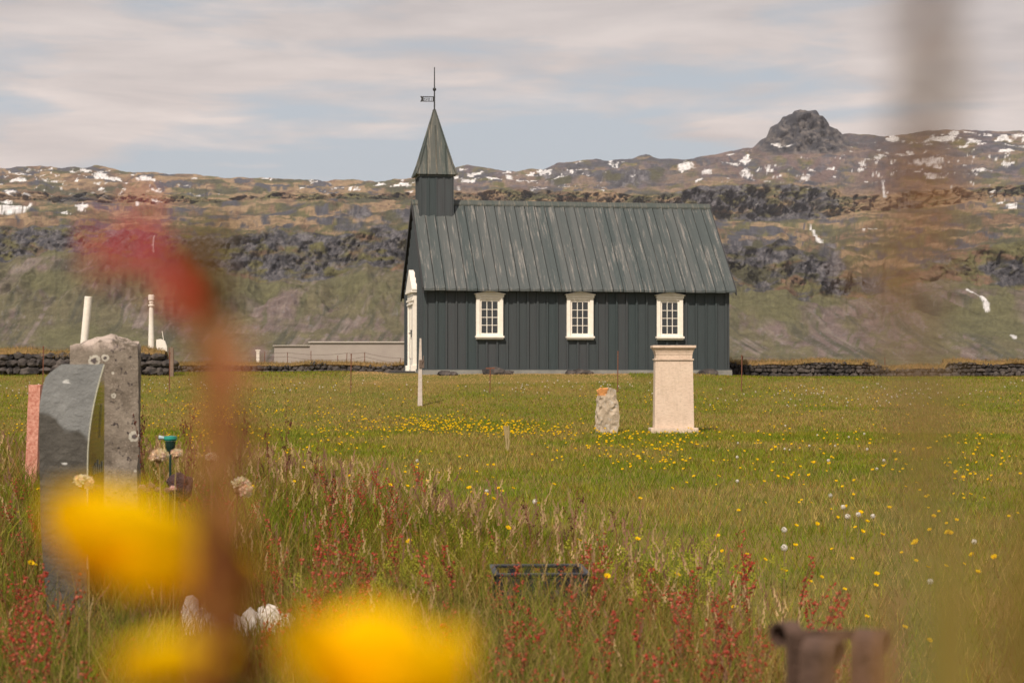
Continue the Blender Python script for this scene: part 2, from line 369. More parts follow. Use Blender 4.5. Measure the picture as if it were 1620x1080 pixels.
# snow lying in hollows
SN = [(20, 333, 26, 7), (45, 327, 14, 5), (68, 341, 7, 4), (128, 328, 9, 9), (15, 305, 14, 3), (45, 310, 12, 2.5), (100, 336, 9, 3), (175, 281, 24, 5), (155, 277, 14, 4),
      (135, 270, 16, 3), (110, 272, 8, 3), (218, 322, 7, 4), (246, 318, 5, 4), (228, 284, 14, 4), (170, 320, 5, 2), (420, 283, 13, 2.2), (310, 284, 8, 2), (250, 290, 8, 2),
      (635, 294, 17, 3), (530, 296, 12, 2), (485, 294, 6, 2), (30, 287, 12, 3), (85, 285, 20, 2.5), (8, 320, 8, 4), (560, 300, 14, 1.5), (600, 291, 12, 1.5),
      (742, 285, 22, 6), (780, 284, 14, 3), (755, 275, 12, 3), (808, 281, 10, 3), (862, 272, 13, 4), (842, 276, 10, 2), (735, 268, 8, 2), (800, 272, 9, 2), (720, 282, 12, 4), (885, 280, 7, 2),
      (1083, 262, 15, 8), (1105, 285, 7, 4), (1120, 272, 9, 3), (1178, 252, 14, 6), (1158, 260, 10, 2.5), (1152, 246, 7, 3), (1182, 274, 11, 10), (1218, 270, 6, 9), (1232, 228, 8, 4), (1250, 229, 9, 3),
      (1288, 269, 7, 4), (1366, 270, 7, 3), (1313, 266, 4, 2), (1370, 288, 5, 2), (1394, 290, 7, 4), (1415, 220, 16, 4), (1428, 226, 8, 2.5), (1490, 218, 26, 7), (1540, 224, 14, 5), (1468, 256, 32, 8),
      (1510, 211, 10, 4), (1592, 218, 9, 6), (1590, 238, 9, 5), (1600, 258, 12, 3), (1555, 268, 20, 2.5), (1475, 282, 14, 4), (1452, 274, 12, 3), (1572, 304, 5, 3), (1602, 325, 9, 4), (1585, 318, 3, 4),
      (1485, 262, 10, 3), (1430, 243, 4, 3), (1440, 240, 4, 3), (1372, 364, 14, 1.6), (1200, 322, 5, 2), (1525, 232, 12, 2), (1560, 215, 8, 2), (1620, 216, 14, 5), (1690, 230, 30, 8), (-60, 300, 40, 8)]
snow = np.zeros(D.shape)
sx_ = PXG + 26 * (fbm(PXG / 13, YI / 6, 140, 4, .6) - .5) + .5 * (YI - 250) * 0; sy_ = YI + 10 * (fbm(PXG / 13, YI / 6, 150, 4, .6) - .5)
for (cx, cy, rx, ry) in SN:
    m = 1 - ((sx_ - cx) / (rx * .95)) ** 2 - ((sy_ - cy) / (ry * .85)) ** 2
    snow = np.maximum(snow, np.clip(m * 1.5 + (fine - .53) * 3.0, 0, 1))
spk = (fbm(wx / 15, wy / 2.8, 55, 4, .6) - .695) * 22 * np.clip((K - 6.8) / 1, 0, 1) * (fbm(PXG / 130, YI / 30, 56, 2) > .45) * (bm_ < .3)
snow = np.maximum(snow, spk)
# two thin waterfalls
for (x0, y0, x1, y1, wd) in ((1283, 360, 1299, 385, 3.0), (1398, 292, 1400, 311, 1.6), (1530, 468, 1545, 480, 2.6), (1545, 480, 1562, 498, 3.2), (1600, 530, 1606, 534, 2.5), (242, 372, 242, 398, 1.2)):
    t = np.clip(((PXG - x0) * (x1 - x0) + (YI - y0) * (y1 - y0)) / ((x1 - x0) ** 2 + (y1 - y0) ** 2), 0, 1)
    dd = np.hypot(PXG - x0 - t * (x1 - x0), YI - y0 - t * (y1 - y0))
    snow = np.maximum(snow, (1 - dd / (wd * (.7 + .8 * t))) * 1.4 + (fine - .5) * 2)
C = mixc(snow * 1.5, C, np.broadcast_to(SNOW, C.shape))
C = C * (.62 + .76 * fine)[..., None]
nr, nc = D.shape; i = np.arange(nr * nc).reshape(nr, nc)
Q = np.stack([i[:-1, :-1], i[:-1, 1:], i[1:, 1:], i[1:, :-1]], -1).reshape(-1, 4)
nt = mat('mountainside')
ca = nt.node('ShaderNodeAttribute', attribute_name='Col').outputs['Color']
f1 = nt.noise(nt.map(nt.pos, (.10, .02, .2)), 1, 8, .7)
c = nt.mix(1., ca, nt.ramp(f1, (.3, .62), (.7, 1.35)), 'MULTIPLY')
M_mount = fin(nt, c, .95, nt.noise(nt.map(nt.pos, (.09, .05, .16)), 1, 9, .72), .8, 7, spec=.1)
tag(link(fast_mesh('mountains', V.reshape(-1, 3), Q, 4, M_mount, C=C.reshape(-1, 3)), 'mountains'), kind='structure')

# ------------------------------------------------------------------ materials for built things
def painted_boards(name, base, alt, wear, wear_amt, axis, pitch, off):
    nt = mat(name)
    sp = nt.node('ShaderNodeSeparateXYZ'); nt.l.new(nt.obj, sp.inputs[0])
    bid = nt.math('FLOOR', nt.math('DIVIDE', nt.math('SUBTRACT', sp.outputs[axis], off), pitch))
    wn = nt.node('ShaderNodeTexWhiteNoise', noise_dimensions='1D'); nt.l.new(bid, wn.inputs['W'])
    cb = nt.mix(wn.outputs['Value'], base, alt)
    grain = nt.noise(nt.map(nt.obj, (26, 26, 1.6)), 1, 6, .65)
    cb = nt.mix(nt.ramp(grain, (.35, 0.), (.75, .45)), cb, tuple(v * 1.7 for v in base))
    wv = nt.node('ShaderNodeCombineXYZ'); nt.l.new(nt.math('MULTIPLY', bid, 3.7), wv.inputs[0])
    patch = nt.node('ShaderNodeTexNoise', i_Scale=1, i_Detail=5, i_Roughness=.7)
    vm = nt.node('ShaderNodeVectorMath', operation='ADD'); nt.l.new(nt.map(nt.obj, (14, .8, .8)), vm.inputs[0]); nt.l.new(wv.outputs[0], vm.inputs[1])
    nt.l.new(vm.outputs[0], patch.inputs['Vector'])
    pf = nt.math('MULTIPLY', nt.ramp(patch.outputs['Fac'], (.60 - .12 * wear_amt, 0.), (.80 - .08 * wear_amt, 1.)), nt.ramp(grain, (.3, .25), (.55, 1.)))
    cb = nt.mix(nt.math('MULTIPLY', pf, min(1, .35 + wear_amt)), cb, wear)
    return fin(nt, cb, .62, grain, .25, .004, spec=.35)
DK, DK2 = (.033, .046, .050), (.050, .052, .058)
M_wall = painted_boards('tarred_wall_boards', DK, DK2, (.09, .085, .085), .1, 0, .285, 0)
M_gable = painted_boards('tarred_gable_boards', (.036, .046, .052), (.046, .052, .058), (.09, .09, .09), .1, 1, .25, 0)
M_roof = painted_boards('weathered_roof_boards', (.046, .058, .059), (.084, .089, .088), (.36, .32, .29), .55, 0, .298, 0)
M_spire = painted_boards('weathered_spire_boards', (.050, .062, .058), (.075, .078, .072), (.27, .23, .18), .7, 0, .18, 0)
M_black = noisy('black_iron_and_gap_shade', (.025, .026, .028), (.04, .04, .042), 12, .6)
M_trim = noisy('cream_painted_timber', (.78, .72, .64), (.86, .81, .74), 9, .55, .2, .004)
M_plinth = noisy('grey_cement_plinth', (.18, .18, .17), (.27, .26, .24), 3, .9)
nt = mat('old_window_glass')
M_glass = fin(nt, nt.mix(nt.noise(nt.obj, 3, 3), (.018, .024, .027), (.040, .042, .045)), .12, nt.noise(nt.obj, 5, 2), .1, .02, spec=.6)

# ------------------------------------------------------------------ church
TH = R(9.5); CH = (-2.392, 52.0, 1.14)
L, W = 8.638, 5.0
z0 = 1.26 - 1.14; zE = 3.467 - 1.14; zR = 6.08 - 1.14
sl = (zR - zE) / 2.75
ch = empty('church', CH, TH, 'dark tarred wooden church with a steeple at the top of the lawn', 'church')
b = MB(); b.box(-.06, L + .06, -.06, W + .06, -.6, z0); b.obj('foundation', M_plinth, ch)
# wall: gabled body plus battens
b = MB(); zw = zE + .25 * sl - .03
b.prism([(0, z0 + .002), (W, z0 + .002), (W, zw), (W / 2, zR - .05), (0, zw)], 0, L, 'x')
x = .02
while x < L:
    wv = random.uniform(.045, .06)
    b.cur = 0; b.box(x, min(x + wv, L - .002), -.042, .0, z0 + .036, zw - .02); b.cur = 1; b.box(x + wv + .001, min(x + wv + .019, L - .001), -.004, .0, z0 + .036, zw - .02); x += .285 + random.uniform(-.015, .015)  # black strip right of each batten paints in the shade of a board gap
b.cur = 0; b.box(-.03, .018, -.046, .05, z0 + .036, zw - .02)
b.box(-.02, L + .02, -.05, .0, z0 - .03, z0 + .035)
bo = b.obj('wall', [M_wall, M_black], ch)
b = MB(); y = .12
while y < W - .05:
    top = zw + min(y, W - y) * sl - .12
    b.box(-.03, 0, y, y + .05, z0 + .03, top); y += .25
b.box(-.05, .0, 0.06, W, z0 - .03, z0 + .03)
b.obj('gable_batten', M_gable, ch)
# roof: two slopes of overlapping boards
def slope(side):
    b = MB(); n = 30; x0, x1 = -.06, L + .10; pit = (x1 - x0) / n
    def pt(x, s, lift):       # s from the eave (0) to the ridge (1)
        yy = -.27 + (W / 2 + .27) * s; zz_ = zE + (zR - zE) * s + lift
        if side: yy = W - yy
        return (x, yy, zz_)
    for k in range(n):
        xa = x0 + k * pit; e = random.uniform(-.006, .006)
        dl = random.uniform(-.01, .008)
        lf = random.uniform(.0, .012)
        for (xl, xr, l0, l1, es) in ((xa + .002 + (.024 if k else 0), xa + pit + .001, -.02, .03 + lf, dl / 3 - .008), (xa, xa + pit, -.055, -.022, .006)):
            b.cur = 1 if l1 < 0 else 0
            # slight cupping of each board: three strips
            ks = [(xl, 0), (xl * .5 + xr * .5, -.008), (xr, .022 if l1 > 0 else 0)]
            vs = []
            for (xx_, cz) in ks:
                vs += [pt(xx_, es, l0), pt(xx_, es, l1 + cz), pt(xx_, 1, l1 + cz), pt(xx_, 1, l0)]
            fs = []
            for q in range(2):
                o = q * 4; fs += [(o + 1, o + 5, o + 6, o + 2), (o, o + 3, o + 7, o + 4), (o, o + 4, o + 5, o + 1), (o + 2, o + 6, o + 7, o + 3)]
            fs += [(0, 1, 2, 3), (8, 11, 10, 9)]
            b.add(vs, fs)
    return b
rf = slope(0); r2 = slope(1); base = len(rf.v); rf.v += r2.v; rf.c += r2.c; rf.mi += r2.mi; rf.f += [[q + base for q in f] for f in r2.f]
roof = rf.obj('roof', [M_roof, M_black], ch)
b = MB(); b.prism([(-.13, -.085), (-.13, -.04), (0, .085), (.13, -.04), (.13, -.085), (0, .04)], -.09, L + .12, 'x', Matrix.Translation((0, W / 2, zR + .01)))
b.obj('ridge_cap', M_spire, roof)
for sd_ in (0, 1):
    for xx_ in (-.10, L + .10):
        b = MB()
        pts = [(-.29, zE - .12), (W / 2, zR - .12), (W / 2, zR + .03), (-.29, zE + .045)]
        if sd_: pts = [(W - p[0], p[1]) for p in pts][::-1]
        b.prism(pts, xx_, xx_ + .035, 'x')
        b.obj('barge_board', M_black, roof)
# steeple
x0, x1, ya, yb = .10, 1.05, 2.025, 2.975
zs = 6.88 - 1.14
st = MB(); st.box(x0, x1, ya, yb, 4.2, zs)
for k in range(5):
    q = x0 + .0 + k * .222
    st.box(q, q + .045, ya - .022, ya, 4.2, zs - .01); st.box(x0 - .022, x0, ya + k * .222, ya + .045 + k * .222, 4.2, zs - .01)
    st.box(x1, x1 + .022, ya + k * .222, ya + .045 + k * .222, 4.2, zs - .01)
steeple = st.obj('steeple', M_wall, ch)
cx, cy = (x0 + x1) / 2, 2.5; ap = 8.83 - 1.14; hb = .575
b = MB()
lv = [(hb, zs - .03), (.455, zs + .30), (.0, ap)]
vs = []
for (h, z) in lv[:2]: vs += [(cx - h, cy - h, z), (cx + h, cy - h, z), (cx + h, cy + h, z), (cx - h, cy + h, z)]
vs += [(cx, cy, ap)]
b.add(vs, [(0, 3, 2, 1)] + [(q, (q + 1) % 4, 4 + (q + 1) % 4, 4 + q) for q in range(4)] + [(4 + q, 4 + (q + 1) % 4, 8) for q in range(4)])
def sp_pt(face, s, z):
    """s in -1..1 across a face, at height z"""
    if z < zs + .30: h = hb + (.455 - hb) * (z - zs + .03) / .33
    else: h = .455 * (ap - z) / (ap - zs - .30)
    p = Vector((s * h, -h - .012, 0)); p = Matrix.Rotation(face * R(90), 3, 'Z') @ p
    return Vector((cx + p.x, cy + p.y, z)), h
for face in range(4):
    for s_, ztop in ((-.5, zs + .82), (0, zs + 1.42), (.5, zs + .82)):
        pts = []
        for z in (zs - .03, zs + .30, ztop):
            p, h = sp_pt(face, 0, z); dx = Matrix.Rotation(face * R(90), 3, 'Z') @ Vector((s_ * hb * (1 if z < zs + .3 else .93), 0, 0)); pts.append(p + dx)
        b.tube(pts, .017, 4)
    pts = [sp_pt(face, 1, z)[0] for z in (zs - .03, zs + .30, ap - .06)]
    b.tube(pts, [.034, .034, .02], 4)
b.box(cx - .50, cx + .50, cy - .50, cy + .50, zs - .09, zs - .032)
b.obj('spire', M_spire, steeple)
b = MB(); b.tube([(cx, cy, ap - .12), (cx, cy, 10.0 - 1.14)], [.022, .014], 8); b.lathe([(.0, -.055), (.04, -.04), (.055, 0), (.04, .035), (.012, .05)], (cx, cy, 9.36 - 1.14), 12)
b.obj('finial', M_black, steeple)
# weather vane: iron flag with a swallow tail; pierced date seen from the back
vz0, vz1 = 9.0 - 1.14, 9.155 - 1.14
b = MB(); Mv = Matrix.Translation((cx, cy, 0)) @ Matrix.Rotation(-R(5), 4, 'Z')
t = .006
b.box(-.34, -.02, -t, t, vz1 - .022, vz1, Mv); b.box(-.34, -.02, -t, t, vz0, vz0 + .022, Mv)
b.box(-.05, -.012, -t, t, vz0 + .022, vz1 - .022, Mv); b.box(-.345, -.315, -t, t, vz0 + .022, vz1 - .022, Mv)
b.prism([(-.345, vz0), (-.345, vz1), (-.41, vz1 + .006), (-.375, (vz0 + vz1) / 2), (-.41, vz0 - .006)], -t, t, 'y', Mv)
# 1848 mirrored, thin iron strokes
def digit(ch_, xl):
    wd, hh = .042, (vz1 - vz0 - .044); zb = vz0 + .022; s = .011
    def bar(a, b_, c_, d_): b.box(xl + a * wd, xl + b_ * wd, -t, t, zb + c_ * hh, zb + d_ * hh, Mv)
    if ch_ == '8':
        bar(0, .25, 0, 1); bar(.75, 1, 0, 1); bar(.25, .75, .44, .58)
    if ch_ == '4':
        bar(0, .25, 0, 1); bar(.25, 1, .3, .45); bar(.75, 1, .3, 1)
    if ch_ == '1': bar(.4, .65, 0, 1)
for k, chh in enumerate('8481'): digit(chh, -.305 + k * .064)
b.obj('weather_vane', M_black, steeple)
# windows
def window(xc):
    wz0, wz1 = 2.20 - 1.14, 3.26 - 1.14; hw = .345
    b = MB(); y0 = -.095
    b.box(xc - hw - .03, xc - hw + .07, y0, 0, wz0, wz1); b.box(xc + hw - .07, xc + hw + .03, y0, 0, wz0, wz1)
    b.box(xc - hw + .07, xc + hw - .07, y0, 0, wz1 - .055, wz1); 
    root = bevel(b.obj('window', M_trim, ch), .006)
    b = MB(); b.prism([(xc - .43, wz1 + .075), (xc - .43, wz1 + .10), (xc, wz1 + .185), (xc + .43, wz1 + .10), (xc + .43, wz1 + .075)], y0 - .06, 0)
    b.box(xc - .395, xc + .395, y0 - .03, 0, wz1 + .002, wz1 + .073)
    bevel(b.obj('pediment', M_trim, root), .006)
    b = MB(); b.box(xc - .40, xc + .40, y0 - .06, 0, wz0 - .055, wz0 - .002); b.box(xc - .38, xc + .38, y0 - .02, 0, wz0 - .10, wz0 - .057)
    bevel(b.obj('sill', M_trim, root), .006)
    b = MB(); a, e, lo, hi = xc - .275, xc + .275, wz0, wz1 - .057
    ys0, ys1 = -.058, -.03
    b.box(a + .001, a + .05, ys0, ys1, lo, hi); b.box(e - .05, e - .001, ys0, ys1, lo, hi); b.box(a + .05, e - .05, ys0, ys1, lo, lo + .075); b.box(a + .05, e - .05, ys0, ys1, hi - .06, hi)
    gw = (e - a - .1) / 3; gh = (hi - lo - .135) / 4
    for k in (1, 2): b.box(a + .05 + gw * k - .009, a + .05 + gw * k + .009, ys0 + .004, ys1, lo + .075, hi - .06)
    for k in (1, 2, 3): b.box(a + .05, e - .05, ys0 + .006, ys1, lo + .075 + gh * k - .008, lo + .075 + gh * k + .008)
    b.obj('sash', M_trim, root)
    b = MB(); b.box(a + .04, e - .04, -.036, -.033, lo + .06, hi - .05); b.obj('pane', M_glass, root)
for xc in (1.789, 4.332, 6.897): window(xc)
# door in the gable (x = 0 plane, facing -x)
yc = 2.45
b = MB(); b.box(-.13, 0, yc - .70, yc - .55, z0, 3.45 - 1.14); b.box(-.13, 0, yc + .55, yc + .70, z0, 3.45 - 1.14); b.box(-.13, 0, yc - .55, yc + .55, 3.3 - 1.14, 3.45 - 1.14)
b.box(-.19, 0, yc - .76, yc - .53, z0 - .05, z0 + .14); b.box(-.19, 0, yc + .53, yc + .76, z0 - .05, z0 + .14)
dc = bevel(b.obj('door_surround', M_trim, ch), .008)
b = MB()
for k, (pr, za, zb_) in enumerate(((.15, 3.12, 3.18), (.165, 3.22, 3.28), (.19, 3.46, 3.52))):
    b.box(-pr, -.131 if k < 2 else 0, yc - .72 - .03 * k, yc + .72 + .03 * k, za - 1.14, zb_ - 1.14)
b.prism([(yc - .80, 3.522 - 1.14), (yc + .80, 3.522 - 1.14), (yc + .80, 3.57 - 1.14), (yc, 4.14 - 1.14), (yc - .80, 3.57 - 1.14)], -.17, 0, 'x')
bevel(b.obj('pediment', M_trim, dc), .008)
b = MB(); b.box(-.09, -.05, yc - .55, yc - .005, z0 + .02, 3.3 - 1.14); b.box(-.09, -.05, yc + .005, yc + .55, z0 + .02, 3.3 - 1.14)
for s in (-1, 1):
    for (za, zb_) in ((.35, .95), (1.15, 1.85)): b.box(-.105, -.091, yc + s * .28 - .18, yc + s * .28 + .18, z0 + za, z0 + zb_)
door = b.obj('door', M_trim, ch)
b = MB(); b.tube([(-.09, yc - .08, 1.18), (-.17, yc - .08, 1.18), (-.17, yc - .19, 1.17)], .016, 8); b.box(-.115, -.091, yc - .11, yc - .05, 1.0, 1.28); b.obj('handle', M_black, door)
b = MB(); b.box(-.95, -.07, yc - .95, yc + .95, -.3, .06); b.box(-.6, -.07, yc - .8, yc + .8, .062, .10); bevel(b.obj('doorstep', noisy('dark_step_stone', (.05, .05, .05), (.09, .085, .08), 6), ch), .02)

# ------------------------------------------------------------------ low grey building far behind
M_shed = noisy('pale_grey_render', (.30, .26, .24), (.35, .31, .28), .6, .9)
M_shedr = noisy('pale_sheet_roof', (.42, .38, .35), (.48, .44, .40), .8, .7)
bd = empty('long_building', (at(433, 150), 150, 0), 0, 'long low pale grey building with a stepped roof beyond the wall, left of the church', 'building')
xs0, xs1, xs2 = 0, at(490, 150) - at(433, 150), at(690, 150) - at(433, 150)
b = MB(); b.box(xs0, xs1, .3, 8, 0, zat(547, 150)); b.box(xs1 + .003, xs2, 0, 9, 0, zat(542, 150)); b.obj('wall', M_shed, bd)
b = MB(); b.box(xs0 - .1, xs1 - .003, .15, 8.2, zat(547, 150) + .002, zat(545.8, 150)); b.box(xs1 - .1, xs2, -.15, 9.2, zat(542, 150) + .002, zat(540, 150)); b.obj('roof', M_shedr, bd)

# ------------------------------------------------------------------ foliage material
def leafy(name, transl=.35, rough=.6, mul=1.0):
    m = bpy.data.materials.new(name); m.use_nodes = True; nt = NT(m.node_tree); n = nt.n
    n.remove(n['Principled BSDF']); out = n['Material Output']
    ca = nt.node('ShaderNodeAttribute', attribute_name='Col').outputs['Color']
    pz = nt.node('ShaderNodeNewGeometry').outputs['Position']
    ca = nt.mix(1.0, ca, nt.ramp(nt.noise(pz, 60, 2), (.3, .85 * mul), (.7, 1.15 * mul)), 'MULTIPLY')
    d = nt.node('ShaderNodeBsdfDiffuse'); nt.l.new(ca, d.inputs[0])
    t = nt.node('ShaderNodeBsdfTranslucent'); nt.l.new(ca, t.inputs[0])
    mx = nt.node('ShaderNodeMixShader'); mx.inputs[0].default_value = transl
    nt.l.new(d.outputs[0], mx.inputs[1]); nt.l.new(t.outputs[0], mx.inputs[2]); nt.l.new(mx.outputs[0], out.inputs[0])
    return m
M_grass = leafy('grass_blades', .24)
M_petal = leafy('flower_petals', .45)
M_dry = leafy('seed_heads', .3)

# boundary between the tall meadow and the mown lawn (distance by column)
def meadow_edge(x, y):
    px = CX + F * x / np.maximum(y, .5)
    e = np.interp(px, [-400, 0, 230, 450, 700, 900, 1100, 1300, 1450, 1700], [30, 28, 24, 20, 14.2, 11.2, 8.8, 6.6, 4.8, 3.4])
    return e * (1 + .22 * (fbm(x * .9, y * .35, 61, 3) - .5))
def blades(x, y, h, wd, lean, base_z=None, seg=1):
    """returns V,F for curved blades; seg 1 = single triangle, 2 = quad + triangle (as tris)"""
    n = len(x); a = rng.uniform(0, 2 * np.pi, n); la = rng.uniform(0, 2 * np.pi, n)
    # blades turn their width mostly toward east-west so that they read from low down
    a = a * .5
    dx = np.cos(a) * wd / 2; dy = np.sin(a) * wd / 2
    lx = np.cos(la) * lean * h; ly = np.sin(la) * lean * h
    z = (ground(x, y) if base_z is None else base_z) - .005
    P = lambda ox, oy, oz: np.stack([x + ox, y + oy, z + oz], -1)
    if seg == 1:
        V = np.stack([P(-dx, -dy, 0), P(dx, dy, 0), P(lx, ly, h)], 1); Fc = np.arange(n * 3).reshape(n, 3)
    else:
        V = np.stack([P(-dx, -dy, 0), P(dx, dy, 0), P(dx * .75 + lx * .3, dy * .75 + ly * .3, h * .6), P(-dx * .75 + lx * .3, -dy * .75 + ly * .3, h * .6), P(lx, ly, h * .98)], 1)
        o = np.arange(n)[:, None, None] * 5
        Fc = (np.array([[0, 1, 2], [0, 2, 3], [3, 2, 4]])[None] + o).reshape(-1, 3)
    return V.reshape(-1, 3), Fc
def grass_color(x, y, tall):
    n1 = fbm(x * .45, y * .22, 71, 4); n2 = fbm(x * 1.7, y * .8, 73, 3); r = rng.random(len(x))
    g1, g2, st, rd = c3(.150, .225, .018), c3(.31, .300, .030), c3(.46, .31, .12), c3(.34, .14, .05)
    c = mixc(r * .9 + (n2 - .5), np.broadcast_to(g1, (len(x), 3)), np.broadcast_to(g2, (len(x), 3)))
    br = np.clip((n1 - .45) * 8, 0, 1) * .8
    c = mixc(np.where(rng.random(len(x)) < .09 + br * .6, .8, .12 * br), c, np.broadcast_to(st, c.shape))
    c = mixc(np.where(rng.random(len(x)) < (.10 + .16 * tall) * (n2 > .4), .75, 0), c, np.broadcast_to(rd, c.shape))
    return c * rng.uniform(.5, 1.2, (len(x), 1)) * (.92 - .18 * tall)
def sample(n, d0, d1, p=1.0, um=.35):
    """points in the view wedge; p shapes the density over distance"""
    d = (rng.random(n) * (d1 ** p - d0 ** p) + d0 ** p) ** (1 / p)
    return rng.uniform(-um, um, n) * d + rng.uniform(-.3, .3, n), d
def add_stuff(name, parts, m):
    Vs, Fs, Cs = [], [], []; o = 0
    for (V, Fc, C) in parts: Vs.append(V); Fs.append(Fc + o); Cs.append(C); o += len(V)
    return tag(link(fast_mesh(name, np.concatenate(Vs), np.concatenate(Fs), 3, m, C=np.concatenate(Cs)), name), kind='stuff')
# keep blades off the church and the stones
FOOT = [(at(113, 7.2), 7.25, .14, .28), (at(168, 9.1), 9.15, .17, .17), (at(852, 7.3), 7.35, .18, .18)]
def clear(x, y):
    ok = np.ones(len(x), bool)
    for (fx, fy, rx, ry) in FOOT: ok &= ~((abs(x - fx) < rx) & (abs(y - fy) < ry))
    lx = (x - CH[0]) * math.cos(TH) + (y - CH[1]) * math.sin(TH); ly = -(x - CH[0]) * math.sin(TH) + (y - CH[1]) * math.cos(TH)
    return ok & ~((lx > -.9) & (lx < L + .1) & (ly > -.1) & (ly < W + .1))
parts = []
# mown lawn
x, y = sample(430000, 4.0, 56, 1.25); k = clear(x, y) & (y > meadow_edge(x, y) * .93); x, y = x[k], y[k]
dry = (y > 49.6) & (x < 3.2) & (x > -4.5)
h = rng.uniform(.03, .068, len(x)) * (.7 + .6 * fbm(x * .8, y * .5, 81, 3)) * np.clip(1.15 - (y - 40) / 60, .6, 1.2); h *= np.where(dry, .6, 1)
V, Fc = blades(x, y, h, rng.uniform(.004, .009, len(x)) * np.clip(y / 16, .7, 2.6), .55)
C = grass_color(x, y, 0); C = np.where(dry[:, None], mixc(rng.random(len(x)), np.broadcast_to(c3(.46, .28, .11), C.shape), np.broadcast_to(c3(.58, .40, .20), C.shape)), C)
parts.append((V, Fc, np.repeat(C, 3, 0)))
add_stuff('lawn_grass', parts, M_grass)
# tall meadow
x, y = sample(330000, 2.6, 31, 1.15); k = clear(x, y) & (y < meadow_edge(x, y)); x, y = x[k], y[k]
e = meadow_edge(x, y); inn = np.clip((e - y) / (e * .35), 0, 1)
h = rng.uniform(.10, .30, len(x)) * (.45 + .75 * inn) * (.6 + .8 * fbm(x * 1.3, y * .9, 82, 3)); h += (rng.random(len(x)) < .10) * rng.uniform(.05, .18, len(x)) * inn
h = np.minimum(h, np.where(y < 6, .36, .5)); h = np.where((y < 7.3) & (x < -.3), np.maximum(h, rng.uniform(.12, .30, len(x))), h)
h = np.where((y > 5.2) & (y < 7.4) & (x / y > -.18) & (x / y < -.115), np.minimum(h, rng.uniform(.05, .15, len(x))), h)
V, Fc = blades(x, y, h, rng.uniform(.0025, .0055, len(x)) * np.clip(y / 8, .8, 1.8), rng.uniform(.1, .75, len(x)), seg=2)
C = grass_color(x, y, 1)
add_stuff('meadow_grass', [(V, Fc, np.repeat(C, 5, 0))], M_grass)
# brown flowering grass heads in the meadow: thin stem + ragged spike
x, y = sample(8000, 4.5, 27, 1.0); e = meadow_edge(x, y)
band = np.exp(-((y - e * .78) / (e * .22)) ** 2)
k = clear(x, y) & (y < e * 1.0) & (rng.random(len(x)) < .25 + .75 * band); x, y = x[k], y[k]; n = len(x)
h = rng.uniform(.16, .36, n); h = np.where(y < 7, h * .85, h); z = ground(x, y); la = rng.uniform(0, 6.28, n); ln = rng.uniform(0, .2, n)
tx = x + np.cos(la) * ln; ty = y + np.sin(la) * ln
wd = .0016 * np.clip(y / 6, 1, 2.5)
P = lambda f, ox, hz: np.stack([x + (tx - x) * f + ox, y + (ty - y) * f, z + hz], -1)
V1 = np.stack([P(0, -wd, 0 * h), P(0, wd, 0 * h), P(.8, 0 * wd, h * .85)], 1).reshape(-1, 3)
sp = [(V1, np.arange(3 * n).reshape(n, 3), np.repeat(np.broadcast_to(c3(.26, .17, .09), (n, 3)), 3, 0))]
cc_ = np.where(rng.random((n, 1)) < .55, c3(.24, .13, .085), c3(.42, .29, .15)) * rng.uniform(.7, 1.25, (n, 1))
for j in range(6):
    f = .74 + j * .05; ww = wd * rng.uniform(1.6, 3.4, n) * (1 - j * .08); ox = rng.uniform(-1, 1, n) * .006
    V2 = np.stack([P(f, ox - ww, h * f), P(f, ox + ww, h * f + .004), P(f + .06, ox * 2, h * (f + .085))], 1).reshape(-1, 3)
    sp.append((V2, np.arange(3 * n).reshape(n, 3), np.repeat(cc_, 3, 0)))
add_stuff('seeding_grass', sp, M_dry)

